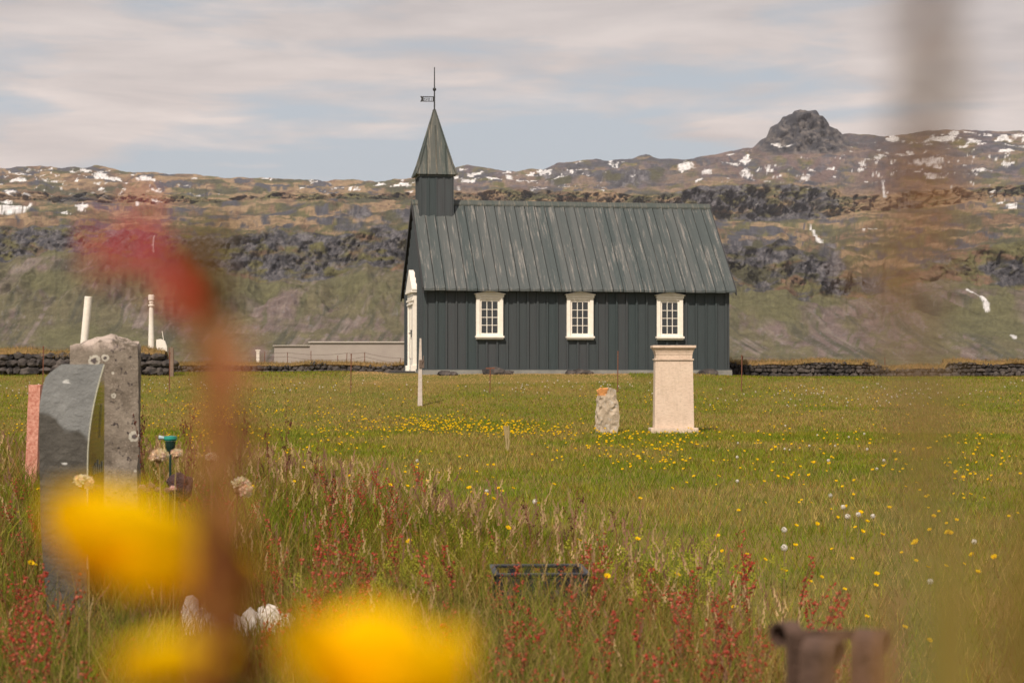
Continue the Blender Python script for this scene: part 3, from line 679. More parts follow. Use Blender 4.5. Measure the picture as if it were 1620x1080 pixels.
# ------------------------------------------------------------------ turf-topped stone walls
M_lava = noisy('lava_stone', (.030, .027, .028), (.125, .105, .095), 3.2, .95, .8, .02, lo=.4, hi=.7)
M_cap = leafy('dry_turf', .2)
def stone_wall(name, label, A, B, h, size, cap_h, gap=None, seed=1, taper=0):
    A = Vector(A); B = Vector(B); Ln = (B - A).length; dirn = (B - A) / Ln; nrm = Vector((dirn.y, -dirn.x))
    mid = (A + B) / 2; zb = gz(mid.x, mid.y)
    root = empty(name, (mid.x, mid.y, zb), 0, label, 'stone wall', None)
    b = MB(); rnd = random.Random(seed); inv = Vector((mid.x, mid.y, zb))
    def hh(s):
        k = h
        if taper: k = h * min(1, .25 + s / taper)
        if gap and gap[0] < s < gap[1]: k *= .62
        return k * (1 + .08 * math.sin(s * 1.7 + seed) + .05 * math.sin(s * 4.1))
    nseg = int(Ln / .4)
    for q in range(nseg):
        s0, s1 = q * Ln / nseg, (q + 1) * Ln / nseg
        for (a_, b_) in ((s0, s1),):
            p0 = A + dirn * a_; p1 = A + dirn * b_; z_ = gz(p0.x, p0.y)
            vs = [Vector((*(p + nrm * o), z)) - inv for p in (p0, p1) for o in (.12, -.25) for z in (z_ - .1, z_ + hh(s0) - .06)]
            b.add(vs, [(0, 1, 5, 4), (2, 6, 7, 3), (1, 3, 7, 5)])
    row = 0; z = 0
    while z < h:
        sz = size * (1.0 - .12 * row) ; s = rnd.uniform(0, .1)
        while s < Ln:
            rw = sz * rnd.uniform(.45, 1.5); 
            if z + sz * .25 < hh(s):
                p = A + dirn * (s + rw / 2) + nrm * (.17 + rnd.uniform(-.03, .04)); zz_ = gz(p.x, p.y) + z + sz * .33 + rnd.uniform(-.02, .02)
                b.rock(Vector((p.x, p.y, zz_)) - inv, (rw * .55, sz * .5, sz * rnd.uniform(.28, .5)), rnd.uniform(0, 99), 0 if size > .24 else 2, .38)
            s += rw * .92
        z += sz * .6; row += 1
    b.obj('stone', M_lava, root)
    # turf on top
    n = int(Ln / .12); cs = []; vv = []
    for q in range(n + 1):
        s = q * Ln / n; p = A + dirn * s; z_ = gz(p.x, p.y)
        for t_, (o, dz) in enumerate(((.22, -.05), (.20, .0), (.12, .55), (0, .9), (-.2, .75), (-.45, -.2), (-.6, -h / max(cap_h, .01)))):
            jit = (mnoise.noise(Vector((s * 2.2, t_ * 3.1, seed))) * .05, mnoise.noise(Vector((s * 1.1, t_ * 2.1, seed + 9))) * .06)
            pp = p + nrm * (o + jit[0] * 1.5)
            vv.append((pp.x - inv.x, pp.y - inv.y, z_ + hh(s) + dz * cap_h + jit[1] - inv.z)); 
            c_ = .5 + .5 * mnoise.noise(Vector((s * .8, t_ * 1.3, seed + 3)))
            cs.append(tuple(np.array((.16, .13, .05)) * (1 - c_) + np.array((.34, .20, .09)) * c_))
    fs = [[q * 7 + t_, (q + 1) * 7 + t_, (q + 1) * 7 + t_ + 1, q * 7 + t_ + 1] for q in range(n) for t_ in range(6)]
    V0 = np.array(vv); nb = int(Ln * 420)
    s = rng.random(nb) * Ln; o = rng.uniform(-.4, .33, nb)
    bx = A.x + dirn.x * s + nrm.x * o; by = A.y + dirn.y * s + nrm.y * o
    hv = np.array([hh(float(t_)) for t_ in np.linspace(0, Ln, 400)])
    bz = ground(bx, by) + np.interp(s, np.linspace(0, Ln, 400), hv) + cap_h * np.interp(o, [-.45, -.2, 0, .18, .30, .33], [-.2, .75, .9, .55, 0, -.05])
    V2, F2 = blades(bx, by, rng.uniform(.05, .13, nb), np.full(nb, .014), .7, base_z=bz)
    V2 = V2 - np.array(inv); C2 = mixc(rng.random(nb), np.broadcast_to(c3(.17, .15, .05), (nb, 3)), np.broadcast_to(c3(.40, .24, .11), (nb, 3)))
    allV = np.concatenate([V0, V2]); tris = [[f[0], f[1], f[2]] for f in fs] + [[f[0], f[2], f[3]] for f in fs]
    me = fast_mesh('turf_cap', allV, np.concatenate([np.array(tris), F2 + len(V0)]), 3, M_cap, C=np.concatenate([np.array(cs), np.repeat(C2, 3, 0)]))
    link(me, 'turf_cap', root)
    return root
stone_wall('stone_wall', 'tall dark dry stone wall with a dry turf top at the left edge, behind the gravestones', (at(-420, 52), 52), (at(262, 52), 52), .56, .36, .15, seed=2)
stone_wall('stone_wall', 'low dark stone wall running up to the church door side, below the long building', (at(250, 60), 60), (at(668, 59), 59), .27, .22, .09, seed=5)
stone_wall('stone_wall', 'long low turf-capped stone wall right of the church', (at(1118, 58), 58), (at(2000, 59.5), 59.5), .42, .24, .12, gap=(5.3, 7.4), seed=8, taper=.8)

# ------------------------------------------------------------------ fences and posts
M_rust = noisy('rusty_iron', (.13, .045, .028), (.20, .085, .05), 30, .85)
M_wire = noisy('dull_wire', (.10, .075, .06), (.14, .10, .08), 20, .6)
def fence(name, label, posts, wires, rad=.012, mat_p=None):
    p0 = posts[0]; root = empty(name, (p0[0], p0[1], gz(p0[0], p0[1])), 0, label, 'fence'); off = root.location
    for (x, y, zb, zt) in posts:
        b = MB(); b.tube([Vector((0, 0, 0)), Vector((random.uniform(-.02, .02), 0, zt - zb))], rad, 6)
        b.obj('post', mat_p or M_rust, root, loc=(x - off.x, y - off.y, zb - off.z))
    for (lst, dz) in wires:
        b = MB(); pts = []
        for (i0, i1) in zip(lst[:-1], lst[1:]):
            a, c = posts[i0], posts[i1]
            for q in range(8):
                t_ = q / 8; sag = -.10 * 4 * t_ * (1 - t_) * min(1, abs(c[0] - a[0]) / 3)
                pts.append(Vector((a[0] + (c[0] - a[0]) * t_, a[1] + (c[1] - a[1]) * t_ - .013, a[3] + dz + (c[3] - a[3]) * t_ + sag)) - off)
        b.tube(pts, .0055, 4); b.obj('wire', M_wire, root)
    return root
def lawn_post(px, yt, yb):
    d = float(dist_at(yb)); x = at(px, d); return (x, d, gz(x, d) - .02, zat(yt, d))
LP = [lawn_post(68, 548, 622), lawn_post(268, 558, 622), lawn_post(555, 560, 622), lawn_post(775, 582, 621), lawn_post(977, 556, 620), lawn_post(1173, 562, 619)]
names = ['thin rusty iron post in front of the tall stone wall at far left', 'thin rusty iron post on the lawn by the end of the tall stone wall', 'thin rusty iron post on the lawn below the long building',
         'short rusty iron post in front of the first church window', 'tall thin rusty iron post beside the small lichened stone, in front of the church', 'thin rusty iron post just right of the white monument and church corner']
for pst, lb in zip(LP, names):
    b = MB(); hgt = pst[3] - pst[2]; b.tube([(0, 0, 0), (.01, 0, hgt)], .013, 6); b.lathe([(.018, hgt - .02), (.02, hgt), (.004, hgt + .012)], (.01, 0, 0), 6)
    if 'short' in lb: b.box(-.1, .12, -.01, .01, hgt - .02, hgt + .01)
    o = b.obj('iron_post', M_rust, None, loc=pst[:3]); tag(o, lb, 'iron post', 'rusty iron posts on the lawn')
def wall_post(px, d, yt, yb): x = at(px, d); return (x, d, zat(yb, d), zat(yt, d))
fence('wire_fence', 'thin wire fence on small posts along the low wall left of the church', [wall_post(272, 60.3, 548, 596)] + [wall_post(p, 60.3, t_, 592) for p, t_ in ((418, 556), (455, 557), (492, 555), (534, 562), (548, 558), (577, 557), (633, 566), (660, 569))],
      [((0, 2, 5, 6, 7, 8), -.01), ((0, 2, 4, 6, 8), -.14)])
fence('wire_fence', 'thin wire fence on small posts behind the right hand wall', [wall_post(p, 58.7, t_, 594) for p, t_ in ((1120, 564), (1175, 563), (1254, 566), (1400, 565), (1560, 567), (1700, 567))],
      [((0, 1, 2, 3, 4, 5), -.01)])
fence('wire_fence', 'thin wire fence on small posts along the tall wall at far left', [wall_post(p, 52.7, t_, 590) for p, t_ in ((-200, 552), (-30, 549), (68, 548), (120, 549), (190, 548), (268, 549))], [((0, 1, 2, 3, 4, 5), -.01)])
M_white = noisy('white_painted_timber', (.72, .66, .58), (.80, .75, .68), 12, .5, .2, .004)
M_woodp = noisy('grey_brown_timber', (.16, .11, .085), (.24, .17, .13), 14, .85)
b = MB(); d = 51.4; x = at(272, d); b.box(-.05, .05, -.04, .04, 0, zat(549, d) - gz(x, d)); 
tag(bevel(b.obj('wooden_post', M_woodp, None, loc=(x, d, gz(x, d) - .02)), .01), 'square brown timber post beside the end of the tall stone wall', 'wooden post')
# two white posts behind the tall wall
d = 53.2; x0_, x1_ = at(131, d), at(139.5, d); zb, zt = gz(x0_, d), zat(469, d)
zl = zat(543, d); f_ = (zb - zl) / (zt - zl); xb = x0_ + 3 / F * d + (x1_ - x0_) * f_
b = MB(); b.tube([(0, 0, -.02), (x1_ - xb, 0, zt - zb)], .105, 20); o = tag(bevel(b.obj('white_post', M_white, None, smooth=False, loc=(xb, d, zb)), .015), 'thick plain white post leaning to the right above the tall stone wall', 'white post')
x0_ = at(239, d); zt = zat(466, d)
r = empty('white_gatepost', (x0_, d, gz(x0_, d)), 0, 'slender turned white post with a carved knob, near the end of the tall stone wall', 'white post'); hgt = zt - gz(x0_, d)
b = MB(); b.lathe([(.095, 0), (.09, .5), (.062, hgt - .42), (.05, hgt - .34)], n=16); b.obj('shaft', M_white, r)
b = MB(); b.lathe([(.05, hgt - .338), (.085, hgt - .32), (.085, hgt - .285), (.045, hgt - .26), (.072, hgt - .22), (.045, hgt - .18), (.085, hgt - .15), (.085, hgt - .03), (.07, hgt), (.0, hgt)], n=16); b.obj('knob', M_white, r)
b = MB(); x0_ = at(247, d); zb = gz(x0_, d); zt = zat(536, d) - zb
b.prism([(0, 0), (.30, 0), (.30, zt - .22), (.24, zt - .05), (.12, zt), (0, zt - .02)], 0, .06); b.tube([(.2, .03, zt - .03), (.16, .03, zt + .22)], .012, 6)
tag(b.obj('gate_panel', M_white, None, loc=(x0_, d, zb)), 'small white curved-top gate panel between the carved white post and the wall end', 'gate')
b = MB(); x0_ = at(408, 61.5); zb = gz(x0_, 61.5); b.box(-.05, .05, -.04, .04, 0, zat(555, 61.5) - zb); b.box(-.08, .08, -.05, .05, zat(555, 61.5) - zb + .002, zat(553, 61.5) - zb)
tag(b.obj('white_post', M_white, None, loc=(x0_, 61.5, zb)), 'small short white marker post behind the low wall, left of the long building', 'white post')
# white slat post on the slope in front of the church door
d = float(dist_at(641)); x0_ = at(664.5, d); zb = gz(x0_, d); hgt = zat(535, d) - zb
r = empty('path_post', (x0_, d, zb), 0, 'pale slat post with a small bracket on the lawn before the church door', 'wooden post')
b = MB(); b.prism([(-.055, -.02), (.055, -.02), (.045, hgt * .62), (.03, hgt), (-.01, hgt), (-.035, hgt * .6)], -.02, .02); b.obj('slat', noisy('bleached_timber', (.42, .36, .32), (.55, .48, .43), 20, .8), r)
b = MB(); b.box(-.02, .10, -.045, -.021, hgt * .56, hgt * .68); b.tube([(.04, -.03, hgt * .6), (.07, -.06, hgt * .66), (.09, -.03, hgt * .74)], .012, 6); b.obj('bracket', M_wire, r)
# small weed / stone lumps against the plinth
for k, (px, wd, ht) in enumerate(((705, .22, .10), (718, .13, .08), (782, .34, .16), (800, .22, .10), (903, .16, .09), (918, .28, .12), (932, .14, .08), (1120, .30, .14))):
    b = MB(); b.rock((0, 0, 0), (wd, .12, ht), k * 3.3, 0, .4)
    x0_ = at(px, 51.7 + (px - 670) / 360); y0_ = 51.55 + (px - 670) / 350
    lb = ['small dark stone at the church foot near the door corner', 'tiny dark stone second from the church corner', 'wide reddish dark stone under the first church window', 'dark stone just right of the wide reddish one', 'small dark stone left of the middle window foot', 'dark stone below the middle church window', 'tiny dark stone just right of the middle window foot', 'rounded dark stone by the right end of the church plinth'][k]
    tag(b.obj('stone', M_lava, None, loc=(x0_, y0_, gz(x0_, y0_) + ht * .3)), lb, 'stone')

# ------------------------------------------------------------------ white monument and small stone
nt = mat('pale_monument_stone')
f1 = nt.noise(nt.obj, 5, 6, .7); f2 = nt.noise(nt.map(nt.obj, (4, 4, 16)), 3, 5, .7)
c = nt.mix(nt.ramp(f1, (.35, 0.), (.7, 1.)), (.60, .465, .37), (.68, .545, .44))
c = nt.mix(nt.math('MULTIPLY', nt.ramp(f2, (.50, 0.), (.70, 1.)), .6), c, (.30, .23, .16))
c = nt.mix(nt.math('MULTIPLY', nt.ramp(nt.noise(nt.map(nt.obj, (9, 9, 1.2)), 1.5, 5, .65), (.52, 0.), (.70, 1.)), .4), c, (.34, .27, .20))
M_mon = fin(nt, c, .85, f1, .35, .012)
d = 35.2; xm = at(1065, d); zb = gz(xm, d)
def mz(py): return zat(py, d) - zb
s = d / F
mo = empty('monument', (xm, d, zb), R(2), 'tall pale stone monument with flared cornice on the lawn before the church', 'gravestone')
def taper(b, w0, w1, dp0, dp1, za, zc):
    vs = [(-w0, -dp0, za), (w0, -dp0, za), (w0, dp0, za), (-w0, dp0, za), (-w1, -dp1, zc), (w1, -dp1, zc), (w1, dp1, zc), (-w1, dp1, zc)]
    b.add(vs, [(0, 3, 2, 1), (4, 5, 6, 7), (0, 1, 5, 4), (1, 2, 6, 5), (2, 3, 7, 6), (3, 0, 4, 7)])
b = MB(); taper(b, 31.2 * s, 29.5 * s, .17, .16, mz(676) , mz(570)); shaft = b; b.cur = 1; rnd = random.Random(4)
for row in range(9):
    zz_ = mz(586 + row * 6.4); xx_ = -22 * s
    while xx_ < 20 * s:
        l_ = rnd.uniform(1, 4) * s
        if rnd.random() < (.7 if row < 6 else .35): b.box(xx_, xx_ + l_, -(.1712 - .01 * zz_ / mz(570)), -.15, zz_, zz_ + rnd.uniform(.6, 1.2) * s)
        xx_ += l_ + rnd.uniform(.6, 2) * s
M_carve = noisy('worn_carving', (.50, .39, .28), (.60, .47, .35), 9)
bevel(b.obj('shaft', [M_mon, M_carve], mo), .003)
b = MB(); b.box(-37.5 * s, 37.5 * s, -.24, .24, -.08, mz(676.2)); bevel(b.obj('base', M_mon, mo), .012)
b = MB(); b.box(-31 * s, 31 * s, -.185, .185, mz(569.8), mz(567.5))
prev = None; prof = [(28.6, .155, 567.3), (28.8, .157, 562), (29.8, .168, 557), (31.4, .185, 553), (33, .205, 550.6)]
for q in range(4): taper(b, prof[q][0] * s, prof[q + 1][0] * s, prof[q][1], prof[q + 1][1], mz(prof[q][2]), mz(prof[q + 1][2]))
b.box(-34.2 * s, 34.2 * s, -.225, .225, mz(550.4), mz(546.5)); bevel(b.obj('cornice', M_mon, mo), .006)
def rough_block(name, w_, dp, h_, material, root, seed, amp=.012, top=None, nx=14, ny=8, nz=40, xf=None):
    """closed block with weathered faces; top(x,y) lowers the top; xf(v) warps"""
    bm = bmesh.new(); bmesh.ops.create_cube(bm, size=1)
    bmesh.ops.subdivide_edges(bm, edges=bm.edges[:], cuts=15, use_grid_fill=True)
    for v in bm.verts:
        x, y, z = v.co; z += .5
        p = Vector((x * w_, y * dp, z * h_))
        if top: p.z = z * top(p.x, p.y)
        n_ = mnoise.noise_vector(p * 9 + Vector((seed,) * 3)) * amp + mnoise.noise_vector(p * 28 + Vector((seed,) * 3)) * amp * .5
        p = p + n_
        if xf: p = xf(p)
        v.co = p
    me = bpy.data.meshes.new(name); bm.to_mesh(me); bm.free(); me.materials.append(material)
    return link(me, name, root)
nt = mat('lichened_stone')
f1 = nt.noise(nt.obj, 7, 7, .7); sp = nt.node('ShaderNodeSeparateXYZ'); nt.l.new(nt.obj, sp.inputs[0])
c = nt.mix(nt.ramp(f1, (.35, 0.), (.65, 1.)), (.30, .235, .17), (.52, .43, .33))
c = nt.mix(nt.ramp(nt.noise(nt.obj, 12, 4), (.55, 0.), (.66, 1.)), c, (.46, .42, .37))
org = nt.math('MULTIPLY', nt.ramp(nt.math('ADD', sp.outputs[0], nt.math('MULTIPLY', nt.noise(nt.obj, 14, 3), .25)), (.10, 1.), (.13, 0.)), nt.ramp(nt.math('SUBTRACT', sp.outputs[2], .70), (.0, 0.), (.03, 1.)))
c = nt.mix(org, c, (.60, .27, .09))
M_lich = fin(nt, c, .9, f1, .6, .03)
d = 35.0; x0_ = at(959, d)
o = rough_block('gravestone', .36, .22, .84, M_lich, None, 3, .03, top=lambda x, y: .84 - .3 * max(0, abs(x) - .12), xf=lambda p: Vector((p.x * (1 + .1 * math.sin(p.z * 6)) + .02 * math.sin(p.z * 4), p.y, p.z)))
o.location = (x0_, d, gz(x0_, d) - .02); o.rotation_euler = (0, 0, .2)
tag(o, 'small rough upright stone with orange lichen on top, left of the white monument', 'gravestone')
b = MB(); rnd = random.Random(5); b.col = (.42, .33, .17); d = 26.5; x0_ = at(803, d)
for q in range(7): b.tube([(rnd.uniform(-.02, .02), 0, 0), (rnd.uniform(-.03, .03), 0, .15), (rnd.uniform(-.05, .03), 0, .33 + rnd.uniform(-.04, .04))], [.012, .01, .016], 5)
tag(b.obj('dry_tuft', M_dry, None, color=True, loc=(x0_, d, gz(x0_, d))), 'pale dry grass tuft standing alone on the lawn left of the monument', 'grass tuft')

# ------------------------------------------------------------------ near gravestones at left
nt = mat('split_slate')
sp = nt.node('ShaderNodeSeparateXYZ'); nt.l.new(nt.obj, sp.inputs[0])
f1 = nt.noise(nt.obj, 4, 8, .68); f2 = nt.noise(nt.map(nt.obj, (5, 5, 18)), 3, 7, .7)
brk = nt.math('ADD', sp.outputs[2], nt.math('MULTIPLY', nt.math('SUBTRACT', nt.noise(nt.obj, 5, 3, .5), .5), .30))
brk = nt.math('ADD', brk, nt.math('MULTIPLY', sp.outputs[0], .45))
c = nt.mix(nt.ramp(f1, (.35, 0.), (.65, 1.)), (.15, .155, .157), (.235, .24, .24))
cl = nt.mix(nt.ramp(f2, (.35, 0.), (.65, 1.)), (.060, .056, .050), (.105, .098, .088))
c = nt.mix(nt.ramp(nt.math('SUBTRACT', brk, .80), (.0, 1.), (.02, 0.)), c, cl)
vein = nt.ramp(nt.noise(nt.map(nt.obj, (3, 3, 6), rot=(0, .6, 0)), 2.5, 3), (.70, 0.), (.73, 1.))
c = nt.mix(vein, c, (.55, .55, .54))
M_slate = fin(nt, c, .95, nt.math('ADD', f1, nt.math('MULTIPLY', nt.noise(nt.obj, 26, 6, .7), .5)), .9, .02, spec=.15)
M_pol = noisy('polished_dark_stone', (.030, .030, .022), (.05, .045, .03), 30, .08, .02, .001, spec=.8)
M_edge = noisy('pale_chipped_edge', (.42, .42, .33), (.5, .48, .38), 30, .6)
d = 7.0; ox = at(113, d); r = empty('slate_gravestone', (ox, d, 0), 0, 'dark split slate gravestone with a concave polished side, in front of the concrete pillar', 'gravestone')
ZT = zat(576, d)
def xr(z):   # front right edge: overhangs at the top then sweeps in
    t_ = min(1, max(0, (ZT - z) / .36)); return at(165, d) - ox - (at(165, d) - at(139, d)) * (1 - (1 - t_) ** 1.9)
def xl(z):
    py = HY + (CZ - z) * F / d
    return at(float(np.interp(py, [575, 579, 588, 597, 612, 640, 690, 820, 1000], [98, 94, 80, 72, 68, 63, 62, 65, 78])), d) - ox
nz, nx = 70, 22; vs = []; fs = []
for q in range(nz + 1):
    z = -.1 + (ZT + .1) * q / nz
    for p in range(nx + 1):
        t_ = p / nx; x = xl(z) + (xr(z) - xl(z)) * t_
        nn = mnoise.noise(Vector((x * 7, z * 6, 2))) * .008 + mnoise.noise(Vector((x * 30, z * 30, 5))) * .0015
        brkz = z + .45 * x + .05 * mnoise.noise(Vector((x * 12, z * 4, 8)))
        ed = min(1, (1 - t_) * 10)
        vs.append((x, nn * ed, z + (0 if q < nz else .004 * mnoise.noise(Vector((x * 30, 1, 1))))))
for q in range(nz):
    for p in range(nx): a = q * (nx + 1) + p; fs.append((a, a + 1, a + nx + 2, a + nx + 1))
xb = at(165, d + .38) * 1.0 - ox - .002
b0 = len(vs)
for q in range(nz + 1):
    z = -.1 + (ZT + .1) * q / nz; vs.append((xl(z) + .02, .38, z - .02)); vs.append((min(xb, xr(z)), .38, z - (0.01)))
for q in range(nz):
    a = q * (nx + 1); c_ = b0 + 2 * q; fs.append((a, a + nx + 1, c_ + 2, c_)); fs.append((c_, c_ + 2, c_ + 3, c_ + 1))
top = nz * (nx + 1)
fs.append(tuple([top + p for p in range(nx + 1)] + [b0 + 2 * nz + 1, b0 + 2 * nz]))
b = MB(); b.add(vs, fs); b.obj('slab', M_slate, r)
b = MB(); vs = []; fs = []
for q in range(nz + 1):
    z = -.1 + (ZT + .1) * q / nz; vs += [(xr(z), .0, z), (xr(z) + .003, -.002, z), (min(xb, xr(z)) + .003, .38, z - .01)]
for q in range(nz): a = q * 3; fs.append((a + 1, a + 2, a + 5, a + 4))
b.add(vs, fs); pol = b
b = MB(); b.tube([(xr(z) + .001, -.001, z) for z in np.linspace(.3, ZT - .002, 30)], .0028, 5); b.obj('chipped_edge', M_edge, r)
b = pol; b.cur = 1
for q in range(2): b.tube([(xr(z) * .35 + xb * .65 + .005, .25, z) for z in np.linspace(zat(695, d), zat(640, d), 6)], .0012, 4)
for q in range(5):
    yy = .12 + q * .05; zz_ = zat(752, d); b.tube([(xr(zz_) + (xb - xr(zz_)) * yy / .38 + .005, yy, zz_), (xr(zz_) + (xb - xr(zz_)) * yy / .38 + .005, yy, zz_ + .03 + .01 * (q % 3))], .0022, 4)
b.obj('polished_face', [M_pol, M_edge], r)

# concrete pillar with lichen rings
nt = mat('old_concrete')
f1 = nt.noise(nt.obj, 9, 8, .72); vo = nt.node('ShaderNodeTexVoronoi', i_Scale=70.0); nt.l.new(nt.obj, vo.inputs[0])
c = nt.mix(nt.ramp(f1, (.32, 0.), (.66, 1.)), (.115, .092, .072), (.27, .23, .19))
c = nt.mix(nt.ramp(vo.outputs['Distance'], (.0, .75), (.35, 0.)), c, (.34, .28, .24))
c = nt.mix(nt.ramp(nt.noise(nt.obj, 34, 3), (.60, 0.), (.68, 1.)), c, (.055, .045, .045))
sp = nt.node('ShaderNodeSeparateXYZ'); nt.l.new(nt.obj, sp.inputs[0])
topm = nt.math('MULTIPLY', nt.ramp(nt.math('SUBTRACT', sp.outputs[2], 1.13), (.0, 0.), (.03, 1.)), nt.ramp(f1, (.42, 0.), (.55, 1.)))
c = nt.mix(nt.math('MULTIPLY', topm, .7), c, (.56, .46, .41))
dP = 9.1; oxp = at(168, dP)
for (px, py, rr) in ((203, 690, .024), (141, 571, .027), (158, 566, .016), (206, 745, .011), (171, 626, .014), (170, 590, .009)):
    pt = (at(px, dP - .16) - oxp, -.17, zat(py, dP - .16))
    vd = nt.node('ShaderNodeVectorMath', operation='DISTANCE'); nt.l.new(nt.obj, vd.inputs[0]); vd.inputs[1].default_value = pt
    dd = nt.math('ADD', nt.math('DIVIDE', vd.outputs['Value'], rr), nt.math('MULTIPLY', nt.math('SUBTRACT', nt.noise(nt.obj, 60, 3), .5), .9))
    c = nt.mix(nt.ramp(nt.math('MULTIPLY', dd, .5), (.25, 0.), (.36, 1.), (.50, 1.), (.58, 0.)), c, (.48, .45, .39))
    c = nt.mix(nt.ramp(nt.math('MULTIPLY', dd, .5), (.22, .9), (.30, 0.)), c, (.10, .085, .09))
M_conc = fin(nt, c, .95, f1, .9, .02, spec=.15)
hp = zat(533, dP)
o = rough_block('concrete_pillar', .315, .32, hp, M_conc, None, 6, .009, top=lambda x, y: hp - .36 * max(0, -x - .03) - .16 * max(0, abs(y) - .05) - .22 * max(0, x - .03) + .022 * mnoise.noise(Vector((x * 22, y * 22, 3))) )
o.location = (oxp, dP, 0); o.rotation_euler = (0, 0, R(9))
tag(o, 'tall square weathered concrete grave pillar with pale lichen rings, behind the slate gravestone', 'gravestone')
# red granite slab seen edge on
M_gran = noisy('red_granite', (.42, .15, .10), (.66, .34, .26), 45, .7, .5, .006)
d = 15.5; x0_ = at(56.5, d)
o = rough_block('granite_gravestone', .092, .30, zat(612, d) + .02, M_gran, None, 8, .004, top=lambda x, y: zat(612, d) + .02 - .05 * max(0, -x), xf=lambda p: Vector((p.x + p.z * .035, p.y, p.z)))
o.location = (x0_ - .03, d, 0); o.rotation_euler = (0, 0, R(9)); tag(o, 'thin red granite gravestone seen edge on, behind the left side of the slate gravestone', 'gravestone')

# green topped grave light, dark stone
M_green = noisy('green_plastic', (.02, .22, .17), (.03, .28, .22), 10, .35, .05)
M_dkpl = noisy('dark_green_glass', (.012, .03, .025), (.02, .045, .04), 10, .2, .05)
d = 10.0; x0_ = at(270, d); zt = zat(688, d)
r = empty('grave_light', (x0_, d, 0), 0, 'small lantern with a bright green cap on a stake, right of the concrete pillar', 'grave light')
b = MB(); b.lathe([(.0, zt - .002), (.034, zt - .006), (.036, zt - .02), (.030, zt - .03), (.0, zt - .031)], n=16); b.obj('cap', M_green, r)
b = MB(); b.lathe([(.028, zt - .032), (.026, zt - .06), (.018, zt - .085), (.0, zt - .09)], n=16); b.obj('lamp', M_dkpl, r)
b = MB(); b.tube([(0, 0, 0), (0, 0, zt - .088)], .007, 8); b.obj('stake', M_dkpl, r)
b = MB(); b.tube([(-.03, 0, zt - .015), (-.06, 0, zt - .012)], [.008, .012], 8); b.obj('side_arm', noisy('pale_blue_plastic', (.35, .45, .5), (.45, .5, .55), 10, .4), r)
d = 8.6; x0_ = at(286, d); zz_ = zat(758, d)
b = MB(); b.rock((0, 0, zz_ - .03), (.05, .045, .062), 5, 1, .5); b.tube([(0, 0, 0), (0, 0, zz_ - .05)], .012, 6)
tag(b.obj('withered_flower', noisy('withered_petals', (.05, .028, .03), (.10, .055, .055), 30, .95, 1, .02), None, loc=(x0_, d, 0)), 'dark withered flower head on a thick stalk beside the concrete pillar', 'flower')
# pinkish scroll at the foot of the meadow, black planter, white stones, iron rail
d = 7.35; x0_ = at(852, d); r = empty('slatted_planter', (x0_, d, 0), R(3), 'black slatted planter box half hidden in the tall grass', 'planter')
M_bp = noisy('black_plastic', (.012, .013, .018), (.025, .027, .035), 20, .35, .1)
zt = zat(898, d); hw = .185
b = MB(); t_ = .022
b.box(-hw, hw, -hw, -hw + t_, zt - .014, zt); b.box(-hw, hw, hw - t_, hw, zt - .014, zt); b.box(-hw, -hw + t_, -hw + t_, hw - t_, zt - .014, zt); b.box(hw - t_, hw, -hw + t_, hw - t_, zt - .014, zt); bevel(b.obj('rim', M_bp, r), .004)
for k in range(6):
    for (sx, sy) in ((1, 0), (0, 1)):
        for sg in (-1, 1):
            q = -hw + .01 + k * (2 * hw - .05) / 5; b = MB()
            if sx: b.box(q, q + .03, sg * (hw - .012) - .004, sg * (hw - .012) + .004, 0, zt - .016)
            else:
                if k in (0, 5): continue
                b.box(sg * (hw - .012) - .004, sg * (hw - .012) + .004, q, q + .03, 0, zt - .016)
            b.obj('slat', M_bp, r)
b = MB(); b.box(-hw + .025, hw - .025, -hw + .025, hw - .025, .01, zt - .1); b.obj('soil', noisy('dark_soil', (.03, .022, .015), (.06, .04, .03), 30), r)
M_ws = noisy('whitewashed_stone', (.62, .56, .50), (.78, .73, .68), 12, .8, .5, .01)
WS = [(305, .035, .115, 'narrow upright white stone, leftmost of the white stones in the grass'), (318, .03, .07, 'small white stone beside the narrow upright one'), (338, .055, .062, 'flat white stone, third from the left in the grass row'),
      (366, .05, .045, 'low white stone between the flat one and the dark stalk'), (398, .05, .06, 'grey-white low stone behind the blurred stalk'), (424, .062, .085, 'largest blocky white stone in the grass row'), (452, .035, .045, 'small white stone at the right end of the row in the grass')]
for k, (px, wd, ht, lb) in enumerate(WS):
    d = 7.4 + .05 * (k % 2); x0_ = at(px, d); zc = zat(958 + 12 * (k > 0) - 6 * (k == 5), d)
    b = MB(); b.rock((0, 0, 0), (wd * 1.2, .05, ht * 1.2), k * 1.7, 0, .35)
    tag(b.obj('white_stone', M_ws, None, loc=(x0_, d, max(.02, zc - ht))), lb, 'stone', 'white stones edging a grave')
M_rail = noisy('pinkish_rusted_strap', (.055, .032, .022), (.12, .07, .052), 40, .8)
d = 1.6; r = empty('grave_rail', (at(1320, d), d, 0), 0, 'rusty iron grave rail of curled straps in the bottom right corner', 'railing')
